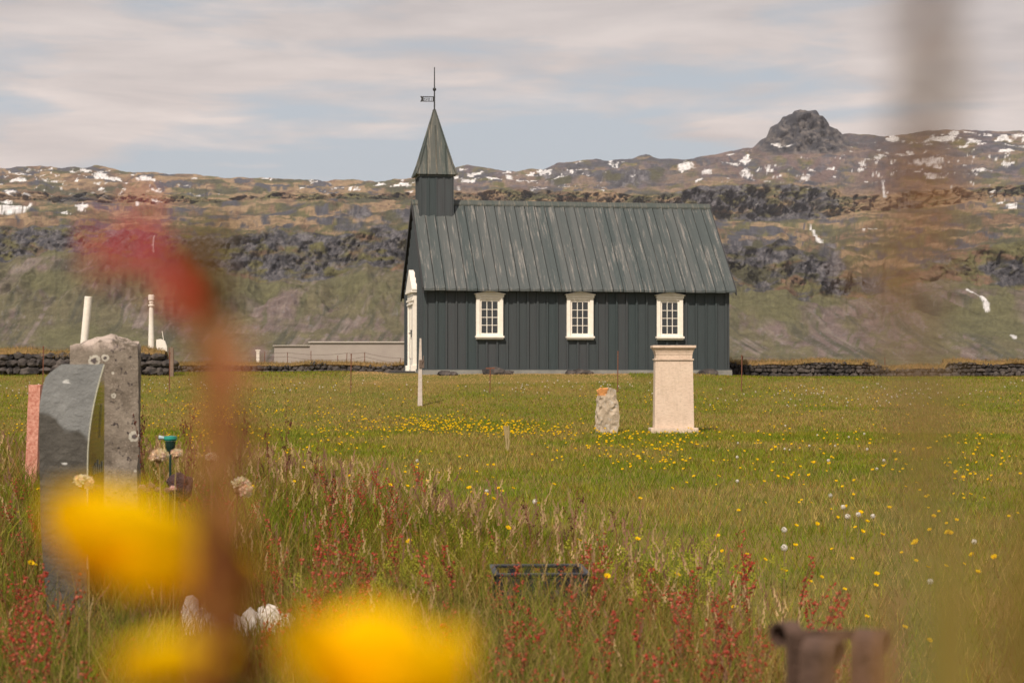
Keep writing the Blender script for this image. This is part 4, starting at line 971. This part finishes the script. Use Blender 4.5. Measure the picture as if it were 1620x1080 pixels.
def strap(px, dy, yt, wpx, curl, rz):
    curl *= .8
    x0_ = at(px, d) - at(1320, d); zt = zat(yt, d); b = MB(); pts = []
    for q in range(22):
        a = -math.pi * .15 + q / 21 * math.pi * 1.75; rr = curl * (1 - .25 * q / 21); pts.append((-rr * math.cos(a) - curl * .0, zt - curl + rr * math.sin(a)))
    pts = [(-curl, -.0), (-curl, .25), (-curl, .5)] + pts[2:]
    th = .0025; vs = []; fs = []; wq = wpx * d / F
    Mr = Matrix.Translation((x0_, dy, 0)) @ Matrix.Rotation(rz, 4, 'Z')
    for (yy, z) in pts:
        for (sx, o) in ((-.5, 0), (.5, 0), (.5, th), (-.5, th)): vs.append(Mr @ Vector((sx * wq, yy + o, z + o)))
    n = len(pts)
    for q in range(n - 1):
        for e in range(4): fs.append((q * 4 + e, q * 4 + (e + 1) % 4, q * 4 + 4 + (e + 1) % 4, q * 4 + 4 + e))
    fs += [(0, 1, 2, 3), (n * 4 - 1, n * 4 - 2, n * 4 - 3, n * 4 - 4)]
    b.add(vs, fs); b.obj('strap', M_rail, r)
strap(1258, .05, 996, 42, .014, R(38)); strap(1300, 0, 1010, 60, .014, R(-42)); strap(1392, .04, 1006, 50, .013, R(-40))
b = MB(); b.box(at(1262, d) - at(1320, d), at(1420, d) - at(1320, d), .06, .066, zat(1026, d), zat(1010, d)); b.obj('rail_bar', M_rail, r)

# ------------------------------------------------------------------ flowers
M_stem = leafy('stems', .15)
def buttercup(seed, cup=.6, rad=.014, h=.18, centre=(.62, .34, .02), tilt=None, np_=5):
    rnd = random.Random(seed); st = MB(); st.col = (.10, .14, .035)
    bend = rnd.uniform(-.03, .03) if tilt is None else 0; top = Vector((bend, rnd.uniform(-.02, .02) if tilt is None else 0, h))
    st.tube([(0, 0, 0), (bend * .3, 0, h * .5), top], [.0018, .0015, .0012], 5)
    pe = MB(); pe.col = (.86, .56, .012); tiltM = Matrix.Rotation(tilt, 3, 'Y') if tilt is not None else Matrix.Rotation(rnd.uniform(.15, .75), 3, 'X') @ Matrix.Rotation(rnd.uniform(-.4, .4), 3, 'Y')
    for k in range(np_):
        a = 2 * math.pi * k / np_; Rm = Matrix.Rotation(a, 3, 'Z') @ Matrix.Rotation(rnd.uniform(-.25, .25) if tilt is not None else 0, 3, 'Y') * (rnd.uniform(.8, 1.15) if tilt is not None else 1); vs = []
        for (r_, wq, z) in ((.08, .12, 0), (.5, .55, cup * .22), (.85, .6, cup * .6), (1.0, .33, cup * .85)):
            for sx in (-1, 1): vs.append(top + tiltM @ (Rm @ (Vector((r_, sx * wq, z)) * rad)))
        pe.add(vs, [(0, 1, 3, 2), (2, 3, 5, 4), (4, 5, 7, 6)])
    pe.col = centre
    vs, fs = ICO[2]; pe.add([top + tiltM @ (v * rad * .3 + Vector((0, 0, rad * .2))) for v in vs], fs)
    return st, pe
def sorrel(seed, h=.45, seedr=.0062, n=62, colr=((.50, .070, .050), (.36, .10, .055), (.60, .18, .12)), br=5):
    rnd = random.Random(seed); st = MB(); st.col = (.24, .10, .06)
    lean = Vector((rnd.uniform(-.1, .1), rnd.uniform(-.1, .1), 0)); sd_ = MB()
    main = [Vector((0, 0, 0)) + lean * (t_ ** 2) + Vector((0, 0, h * t_)) for t_ in (0, .3, .6, .8, 1)]
    st.tube(main, [.0026, .0022, .0018, .0014, .0008], 5)
    lines = [(main[2], main[4], .5)]
    for k in range(br):
        t_ = .5 + .4 * k / br; p = lean * t_ ** 2 + Vector((0, 0, h * t_)); a = rnd.uniform(0, 6.28); l_ = h * rnd.uniform(.12, .24)
        q = p + Vector((math.cos(a) * l_ * .45, math.sin(a) * l_ * .45, l_ * .9)); st.tube([p, (p + q) / 2 + Vector((0, 0, .004)), q], [.0013, .001, .0006], 4); lines.append((p + (q - p) * .25, q, .25))
    for k in range(n):
        A, B, w_ = rnd.choices(lines, [l_[2] + .25 for l_ in lines])[0]; t_ = rnd.random(); c_ = A + (B - A) * t_
        # whorls: bunch along the branch
        t_ = round(t_ * 7) / 7 + rnd.uniform(-.03, .03); c_ = A + (B - A) * max(0, min(1, t_)) + Vector((rnd.gauss(0, .005), rnd.gauss(0, .005), rnd.gauss(0, .003)))
        sd_.col = rnd.choice(colr); s_ = seedr * rnd.uniform(.6, 1.3); u = Vector((rnd.gauss(0, 1), rnd.gauss(0, 1), rnd.gauss(0, 1))).normalized(); v = u.orthogonal().normalized()
        w2 = u.cross(v); sd_.add([c_ + u * s_, c_ + v * s_ * .7, c_ - u * s_, c_ - v * s_ * .7, c_ + w2 * s_ * .7, c_ - w2 * s_ * .7], [(0, 1, 4), (1, 2, 4), (2, 3, 4), (3, 0, 4), (1, 0, 5), (2, 1, 5), (3, 2, 5), (0, 3, 5)])
    return st, sd_
def clock(seed, rad=.02, h=.2):
    rnd = random.Random(seed); st = MB(); st.col = (.22, .16, .09); st.tube([(0, 0, 0), (rnd.uniform(-.02, .02), 0, h * .5), (0, 0, h)], .0018, 5)
    hd = MB(); hd.col = (.74, .70, .64)
    for k in range(70):
        u = Vector((rnd.gauss(0, 1), rnd.gauss(0, 1), rnd.gauss(0, 1) + .15)).normalized(); v = u.orthogonal().normalized() * rad * .28; w2 = u.cross(v); c_ = Vector((0, 0, h)) + u * rad
        hd.add([c_ + v, c_ + w2, c_ - v, c_ - w2], [(0, 1, 2, 3)])
        hd.add([Vector((0, 0, h)) + v * .08, c_, Vector((0, 0, h)) - v * .08], [(0, 1, 2)])
    return st, hd
def thrift(seed, rad=.02, h=.4, lean=(0, 0), droop=0):
    rnd = random.Random(seed); st = MB(); st.col = (.34, .26, .11); top = Vector((lean[0], lean[1], h))
    st.tube([(0, 0, 0), Vector((lean[0] * .15, lean[1] * .2, h * .55)), Vector((lean[0] * .55, lean[1] * .6, h * .88)), top], [.0022, .002, .0018, .0016], 6)
    hd = MB(); ax = Vector((droop, -.2, 1)).normalized(); q = Vector((0, 0, 1)).rotation_difference(ax)
    for k in range(75):
        a = rnd.uniform(0, 6.28); ph = math.acos(1 - rnd.random() * 1.15); u = q @ Vector((math.sin(ph) * math.cos(a), math.sin(ph) * math.sin(a), math.cos(ph) * .75))
        c_ = top + u * rad * rnd.uniform(.75, 1.0); v = u.orthogonal().normalized(); v = (Matrix.Rotation(rnd.uniform(0, 6.28), 3, u) @ v) * rad * .26; w2 = u.cross(v)
        hd.col = tuple(x * rnd.uniform(.75, 1.1) for x in (.86, .70, .50))
        for m in range(3):
            an = m * 2.1; d_ = v * math.cos(an) + w2 * math.sin(an); e_ = v * math.cos(an + 1) + w2 * math.sin(an + 1)
            hd.add([c_ - u * rad * .1, c_ + d_ + u * rad * .10, c_ + (d_ + e_) * .62 + u * rad * .12, c_ + e_ + u * rad * .08], [(0, 1, 2, 3)])
    hd.col = (.40, .28, .15); hd.rock(top - ax * rad * .1, (rad * .75,) * 3, seed, 2, .1)
    return st, hd
def two_part(name, pair, pn, loc, label, cat, group, rz=0):
    r = empty(name, loc, rz, label, cat, group); pair[0].obj('stem', M_stem, r, color=True); pair[1].obj(pn, M_petal, r, color=True); return r
def dup(root, loc, rz, sc_=1):
    o = root.copy(); col.objects.link(o); o.location = loc; o.rotation_euler = (0, 0, rz); o.scale = (sc_,) * 3
    for chd in root.children: c_ = chd.copy(); col.objects.link(c_); c_.parent = o
    return o
def one_mesh(pair, name):
    a, b = pair; base = len(a.v); a.v += b.v; a.c += b.c; a.f += [[q + base for q in f] for f in b.f]; a.mi += [0] * len(b.f)
    return a.mesh(name, M_petal, color=True)

# near buttercups in the meadow (with parts)
NB = [(395, 768), (500, 667), (722, 758), (738, 769), (792, 768), (905, 853), (796, 838), (484, 738), (535, 769), (612, 765), (556, 750), (870, 767), (1205, 885), (1175, 900), (1130, 755), (1060, 768), (1100, 752),
      (1465, 798), (1480, 806), (1425, 745), (1605, 808), (1520, 882), (1500, 892), (1422, 982), (1460, 998), (1285, 915), (1330, 922), (1293, 905), (1164, 947), (45, 888), (40, 893), (62, 770), (20, 805), (1590, 815), (1390, 922), (1365, 958), (640, 858), (1140, 845), (1235, 836), (1208, 790), (1270, 790), (1278, 793), (1260, 788), (80, 668), (410, 680), (455, 680), (447, 683), (428, 678), (350, 682), (470, 762), (690, 742), (655, 735), (663, 730), (1010, 785), (950, 905), (1015, 850), (1060, 900)]
protoB = [one_mesh(buttercup(k, .6, .014, .2), 'buttercup') for k in range(4)]
protoN = [two_part('buttercup', buttercup(20 + k, .6, .014, .26), 'blossom', (0, -5, 0), 'yellow buttercup in the tall meadow grass', 'flower', 'buttercups in the meadow grass') for k in range(3)]
used = [False] * 3; nB = 0
for k, (px, py) in enumerate(NB):
    hgt = .26 if py > 700 else .2
    tall = px < 1150
    sc_ = 1.0 if tall else .55
    d = float(dist_at(py, .26 * sc_)); x0_ = at(px, d); loc = (x0_, d, gz(x0_, d)); j = k % 3; rz = random.uniform(-.9, .9)
    if not tall: sc_ = .68; d = float(dist_at(py, .19)); x0_ = at(px, d); loc = (x0_, d, gz(x0_, d))
    if not used[j]: used[j] = True; o = protoN[j]; o.location = loc; o.rotation_euler = (0, 0, rz)
    else: o = dup(protoN[j], loc, rz, sc_ * random.uniform(.9, 1.05))
    if not tall: o['label'] = 'yellow buttercup on the mown lawn right of the meadow'; o['group'] = 'buttercups on the right side of the lawn'
    nB += 1
# drifts across the lawn: the largest as things, the remainder as one mass
def scatter(n, boxes, seed):
    r_ = np.random.default_rng(seed); out = []
    wts = np.array([b_[4] for b_ in boxes], float); wts /= wts.sum()
    for q in r_.choice(len(boxes), n, p=wts):
        x0, x1, y0, y1, _ = boxes[q]; u = np.clip(r_.normal(.5, .27), -.3, 1.3); out.append((x0 + (x1 - x0) * u, y0 + (y1 - y0) * np.clip(r_.normal(.5, .3), 0, 1)))
    return out
BX = [(600, 760, 655, 682, 9), (700, 900, 664, 688, 9), (860, 1030, 672, 705, 3), (1020, 1140, 668, 700, 2), (900, 1160, 684, 740, 5), (270, 470, 640, 660, 3), (220, 420, 655, 700, 3), (470, 640, 640, 690, 4),
      (0, 140, 640, 700, 3), (1130, 1400, 650, 760, 5), (1380, 1620, 640, 780, 5), (640, 1620, 610, 650, 5), (0, 600, 605, 650, 6), (200, 640, 690, 730, 3), (1150, 1620, 760, 900, 2), (620, 860, 720, 790, 1.2)]
pts = []
for (px, py) in scatter(1500, BX, 5):
    if py < 604: continue
    cl = 1
    d = float(dist_at(py, .10)); x0_ = at(px, d)
    pts.append((d, x0_))
pts = [p for p in pts if meadow_edge(np.array([p[1]]), np.array([p[0]]))[0] < p[0] + 2 and p[0] < 50]
pts.sort(); cut = 300 - nB
LBS = [('yellow buttercup in the drift in front of the monument and church', 'buttercups in the drift before the church', -1, 4), ('yellow buttercup on the left side of the lawn', 'buttercups on the left side of the lawn', -99, -1), ('yellow buttercup on the mown lawn right of the meadow', 'buttercups on the right side of the lawn', 4, 99)]
lawnB = [buttercup(50 + k, .9, .017, .10) for k in range(3)]
lawnM = [one_mesh(p, 'lawn_buttercup') for p in lawnB]
for (d, x0_) in pts[:cut]:
    o = link(lawnM[random.randrange(3)], 'buttercup', None, (x0_, d, gz(x0_, d))); o.rotation_euler = (0, 0, random.uniform(-1, 1)); s_ = random.uniform(.55, 1.0); o.scale = (s_, s_, s_ * random.uniform(.8, 1.3))
    for (lb, g, a_, b_) in LBS:
        if a_ <= x0_ < b_: tag(o, lb, 'flower', g)
def mass(name, protos, pts, m, smin=.7, smax=1.2):
    Vs, Fs, Cs = [], [], []; o_ = 0; pr = []
    for p in protos:
        tris = [[f[0], f[q], f[q + 1]] for f in p.f for q in range(1, len(f) - 1)]; pr.append((np.array([tuple(v) for v in p.v]), np.array(tris), np.array(p.c)))
    for (d, x0_) in pts:
        V, Fc, C = pr[random.randrange(len(pr))]; a = random.uniform(-1, 1); s_ = random.uniform(smin, smax); c_, s2 = math.cos(a) * s_, math.sin(a) * s_
        Vs.append(np.stack([V[:, 0] * c_ - V[:, 1] * s2 + x0_, V[:, 0] * s2 + V[:, 1] * c_ + d, V[:, 2] * s_ + gz(x0_, d)], -1)); Fs.append(Fc + o_); Cs.append(C); o_ += len(V)
    tag(link(fast_mesh(name, np.concatenate(Vs), np.concatenate(Fs), 3, m, C=np.concatenate(Cs)), name), kind='stuff')
mass('buttercup_drift', [p[0] for p in lawnB], pts[cut:], M_petal)
# white clocks
protoC = [two_part('dandelion_clock', clock(k, .015), 'seed_head', (0, -5, 0), 'round white dandelion clock on the mown lawn', 'flower', 'dandelion clocks on the lawn') for k in range(2)]
usedC = [False, False]
for k, (px, py) in enumerate([(1310, 730), (1166, 724), (1166, 758), (1313, 780), (1333, 804), (1340, 818), (1357, 812), (1240, 840), (1470, 908), (948, 674), (1380, 812), (660, 728), (1540, 850), (1240, 872), (770, 772), (846, 795)]):
    d = float(dist_at(py, .2)); x0_ = at(px, d); loc = (x0_, d, gz(x0_, d)); j = k % 2; s_ = random.uniform(.85, 1.05)
    if not usedC[j]: usedC[j] = True; protoC[j].location = loc
    else: dup(protoC[j], loc, random.uniform(0, 3), s_)
wpts = []
for (px, py) in scatter(300, [(0, 640, 598, 620, 6), (640, 1120, 598, 622, 5), (1120, 1620, 600, 640, 7), (0, 160, 600, 625, 3), (1100, 1620, 650, 740, 1)], 9):
    if py > 600: d = float(dist_at(py, .1)); wpts.append((d, at(px, d)))
protoW = []
for k in range(2):
    a, b_ = clock(30 + k, .016, .09); base = len(a.v); a.v += b_.v; a.c += b_.c; a.f += [[q + base for q in f] for f in b_.f]; protoW.append(a)
mass('small_white_flowers', protoW, wpts, M_petal)
# red sorrel
protoS = [one_mesh(sorrel(k, .45, .0066, 30 + 12 * (k % 4), br=3 + k % 4), 'sorrel') for k in range(10)]
RS = scatter(235, [(400, 640, 770, 900, 9), (640, 1000, 800, 960, 6), (940, 1260, 850, 980, 6), (760, 1280, 880, 1080, 4), (0, 70, 700, 950, 9), (430, 720, 720, 790, 8), (230, 420, 740, 800, 4), (700, 1100, 960, 1080, 4), (0, 140, 900, 1040, 3), (400, 640, 860, 960, 3)], 21)
RS += [(1180, 850), (1245, 868), (1232, 890), (940, 882), (925, 845), (870, 925), (865, 940), (1095, 900), (1085, 915), (1090, 925)]
for (px, py) in RS:
    d = float(dist_at(max(py, 690), .42)); d = min(max(d, 4.6), 26); x0_ = at(px, d)
    if d > meadow_edge(np.array([x0_]), np.array([d]))[0] * 1.05: d *= .75; x0_ = at(px, d)
    s_ = min(1.05, max(.5, (zat(py, d)) / .45)) * random.uniform(.6, 1.1)
    o = link(protoS[random.randrange(10)], 'sorrel', None, (x0_, d, gz(x0_, d))); o.scale = (s_,) * 3; o.rotation_euler = (random.gauss(0, .13), random.gauss(0, .16), random.uniform(0, 6.28))
    if px < 150: tag(o, 'red sorrel stalk at the left edge beside the gravestones', 'plant', 'red sorrel by the gravestones')
    elif px < 760: tag(o, 'red sorrel stalk in the meadow grass between gravestones and planter', 'plant', 'red sorrel in the middle of the meadow')
    else: tag(o, 'red sorrel stalk in the meadow grass around and right of the black planter', 'plant', 'red sorrel right of the meadow middle')
# dark brown sorrel tips rising above the meadow at left
dk = [one_mesh(sorrel(70 + k, .55, .005, 70, ((.12, .05, .04), (.20, .09, .06), (.16, .05, .04)), 3), 'brown_sorrel') for k in range(3)]
for k, (px, py) in enumerate([(282, 642), (302, 645), (228, 645), (246, 652), (456, 642), (400, 650), (372, 650), (430, 665), (496, 700), (520, 740), (850, 780), (690, 760), (745, 800), (905, 770), (975, 800)]):
    d = 8.5 + (k * 37 % 10) * .35; x0_ = at(px, d); o = link(dk[k % 3], 'brown_sorrel', None, (x0_, d, 0)); o.scale = (1, 1, min(1.9, zat(py, d) / .55)); o.rotation_euler = (0, .1 * math.sin(k), k * 1.3)
    tag(o, 'dark brown withered sorrel stalk standing above the meadow grass', 'plant', 'withered sorrel stalks')
# low yellow-green bedstraw patches
bp = []
for (px, py) in scatter(560, [(520, 800, 830, 925, 8), (900, 1180, 850, 930, 4), (420, 560, 670, 690, 2), (620, 700, 880, 930, 2)], 31):
    d = float(dist_at(py, .2)); bp.append((d, at(px, d)))
pb = MB(); pb.col = (.14, .17, .03); pb.tube([(0, 0, 0), (0, 0, .2)], .002, 4); pb.col = (.32, .31, .04)
for k in range(14): c_ = Vector((random.gauss(0, .012), random.gauss(0, .012), .2 + random.gauss(0, .018))); pb.add([c_ + Vector((.006, 0, 0)), c_ + Vector((0, .004, .005)), c_ - Vector((.006, 0, 0)), c_ - Vector((0, .003, .005))], [(0, 1, 2, 3)])
mass('bedstraw', [pb], bp, M_petal, .5, 1.0)
# cream dried thrift heads near the stones
for k, (px, py, d, rad, drp, ln, lb) in enumerate([(133, 762, 5.4, .027, .4, -.02, 'cream dried thrift head on a stem in front of the slate gravestone'), (252, 721, 5.8, .028, 0, -.01, 'wide cream dried thrift head just right of the concrete pillar'),
        (280, 717, 6.1, .019, .1, .01, 'smaller pale thrift head below the green grave light'), (335, 723, 6.0, .020, 0, 0, 'small round cream thrift head right of the green grave light'), (383, 770, 5.0, .029, 1.1, .12, 'large drooping cream thrift head bent to the right on a curved stem')]):
    x0_ = at(px, d); zt = zat(py, d); two_part('thrift', thrift(k, rad, zt, (ln, 0), drp), 'flower_head', (x0_ - ln, d, 0), lb, 'flower', 'dried thrift heads by the graves')
for k, (px, py) in enumerate([(226, 770), (233, 775), (240, 768), (250, 774), (266, 775), (274, 772)]):
    d = 7.8; x0_ = at(px, d); pr = thrift(40 + k, .014, zat(py, d)); pr[1].c = [(.75, .5, .46)] * len(pr[1].c)
    two_part('pink_thrift', pr, 'flower_head', (x0_, d, 0), 'pinkish white thrift blossom at the foot of the concrete pillar', 'flower', 'pink thrift by the pillar foot')

# ------------------------------------------------------------------ plants right in front of the lens
def near_flower(px, py, d, rad, label, seed, cup=.8, tilt=0):
    x0_ = at(px, d); h = zat(py, d); pr = buttercup(seed, cup, rad, h, (.75, .42, .01), tilt, 15); pr[1].c = [(.98, .66, .003)] * len(pr[1].c)
    return two_part('buttercup', pr, 'blossom', (x0_, d, 0), label, 'flower', 'buttercups close to the camera')
near_flower(210, 938, .31, .0158, 'large blurred yellow buttercup close to the camera in front of the slate gravestone', 101, .85, .14)
near_flower(580, 1130, .28, .0133, 'large blurred yellow buttercup at the bottom edge, left of centre', 102, 1.1, .26)
near_flower(262, 1085, .27, .0078, 'small blurred yellow buttercup at the bottom left below the larger one', 103, .8, -.1)
def near_stalk(name, path, rads, seeds, label, cat, group, scol, stcol, seedr=.003):
    Q = .74; path = [(a, b_, d * Q) for (a, b_, d) in path]; rads = [q * Q for q in rads]; seedr *= Q; seeds = [(a, b_, n, sp_ * Q) for (a, b_, n, sp_) in seeds]
    rnd = random.Random(len(path) * 7 + int(path[0][0])); P3 = [Vector((at(px, d), d, zat(py, d))) for (px, py, d) in path]; base = Vector((P3[0].x, P3[0].y, 0))
    r = empty(name, base, 0, label, cat, group); b = MB(); b.col = stcol
    b.tube([Vector((0, 0, 0))] + [p - base for p in P3], [rads[0]] + list(rads), 8); b.obj('stem', M_stem, r, color=True)
    b = MB()
    for (i0, i1, n, spread) in seeds:
        for k in range(n):
            t_ = rnd.random() * (i1 - i0) + i0; q = min(int(t_), len(P3) - 2); p = P3[q] + (P3[q + 1] - P3[q]) * (t_ - q) - base + Vector([rnd.gauss(0, spread) for _ in range(3)])
            b.col = tuple(c_ * rnd.uniform(.75, 1.25) for c_ in ((.48, .21, .09) if name == 'dock_stalk' and t_ > 2.6 else (.30, .15, .06) if name == 'tall_stalk' and t_ < 3.2 else rnd.choice(scol))); s_ = seedr * rnd.uniform(.6, 1.2); b.rock(p, (s_, s_ * .7, s_ * 1.1), k, 2, .3)
    if b.v: b.obj('seed_cluster', M_dry, r, color=True)
    return r
near_stalk('dock_stalk', [(352, 1300, .38), (352, 1080, .38), (352, 900, .38), (350, 760, .38), (366, 640, .38), (368, 560, .38), (330, 500, .38)], [.0036, .0034, .0022, .0009, .0006, .0005, .0003],
           [(0, 2.1, 120, .0030), (2.1, 4.6, 16, .0038), (4.6, 6, 4, .003)], 'blurred brown dock stalk close to the camera, left of centre', 'plant', 'plants close to the camera', [(.16, .055, .016), (.20, .08, .02), (.13, .045, .015)], (.16, .07, .02), .0030)
near_stalk('sorrel_stalk', [(330, 900, .355), (345, 620, .355), (318, 500, .355), (262, 478, .355), (215, 430, .355), (170, 385, .355)], [.0012, .0011, .001, .0009, .0007, .0005],
           [(3.6, 5, 10, .0036), (2.4, 3.2, 1, .0030)], 'blurred drooping red sorrel tip close to the camera at upper left', 'plant', 'plants close to the camera', [(.62, .08, .11), (.50, .07, .07)], (.30, .12, .05), .0026)
near_stalk('olive_stalk', [(322, 800, .40), (326, 560, .40), (322, 470, .40), (316, 400, .40)], [.0014, .0016, .0016, .0008], [(1.0, 3, 40, .0028)], 'blurred olive brown stalk tip close to the camera beside the red one', 'plant', 'plants close to the camera', [(.15, .09, .02)], (.16, .10, .02), .0026)
near_stalk('tall_stalk', [(1470, 1300, .22), (1466, 800, .22), (1440, 500, .22), (1450, 300, .22), (1478, 120, .22), (1484, -60, .22)], [.0012, .0011, .0012, .001, .0012, .0012],
           [(3.0, 5, 48, .0013), (1.0, 3.0, 30, .0022)], 'tall blurred brown stalk close to the camera on the right, crossing the whole view', 'plant', 'plants close to the camera', [(.17, .135, .10), (.24, .14, .07)], (.18, .14, .09), .0016)
for k, (px, pt_, d, rr, cc2, lb) in enumerate([(1475, 640, .32, .0026, (.24, .20, .02), 'blurred yellowish green grass stem close to the camera, right of the tall stalk foot'), (1400, 930, .5, .003, (.22, .12, .05), 'blurred brown grass stem close to the camera above the curled rail'),
        (1520, 820, .42, .0028, (.22, .16, .03), 'blurred olive grass stem close to the camera near the right edge'), (1585, 760, .36, .0022, (.20, .12, .04), 'blurred brownish grass stem close to the camera, second from the right edge'),
        (1330, 960, .45, .0022, (.20, .11, .05), 'blurred brown grass stem close to the camera above the left strap of the curled rail'),
        (1640, 700, .34, .0022, (.14, .11, .02), 'blurred dark grass stem close to the camera at the right edge')]):
    near_stalk('grass_stem', [(px, 1300, d), (px - 4, (pt_ + 1200) / 2, d), (px + 8, pt_, d)], [rr, rr, rr * .3], [], lb, 'plant', 'plants close to the camera', [cc2], cc2)

# ------------------------------------------------------------------ thin air between here and the mountains
b = MB(); b.box(-3400, 3400, -60, 5600, -14, 520); hz = b.mesh('haze', [])
hm = bpy.data.materials.new('haze_air'); hm.use_nodes = True; hn = NT(hm.node_tree); hn.n.remove(hn.n['Principled BSDF'])
pv = hn.node('ShaderNodeVolumePrincipled'); pv.inputs['Color'].default_value = (.86, .84, .90, 1); pv.inputs['Density'].default_value = .00006; pv.inputs['Anisotropy'].default_value = .1
hn.l.new(pv.outputs[0], hn.n['Material Output'].inputs['Volume']); hz.materials.clear(); hz.materials.append(hm)
tag(link(hz, 'haze'), kind='stuff')
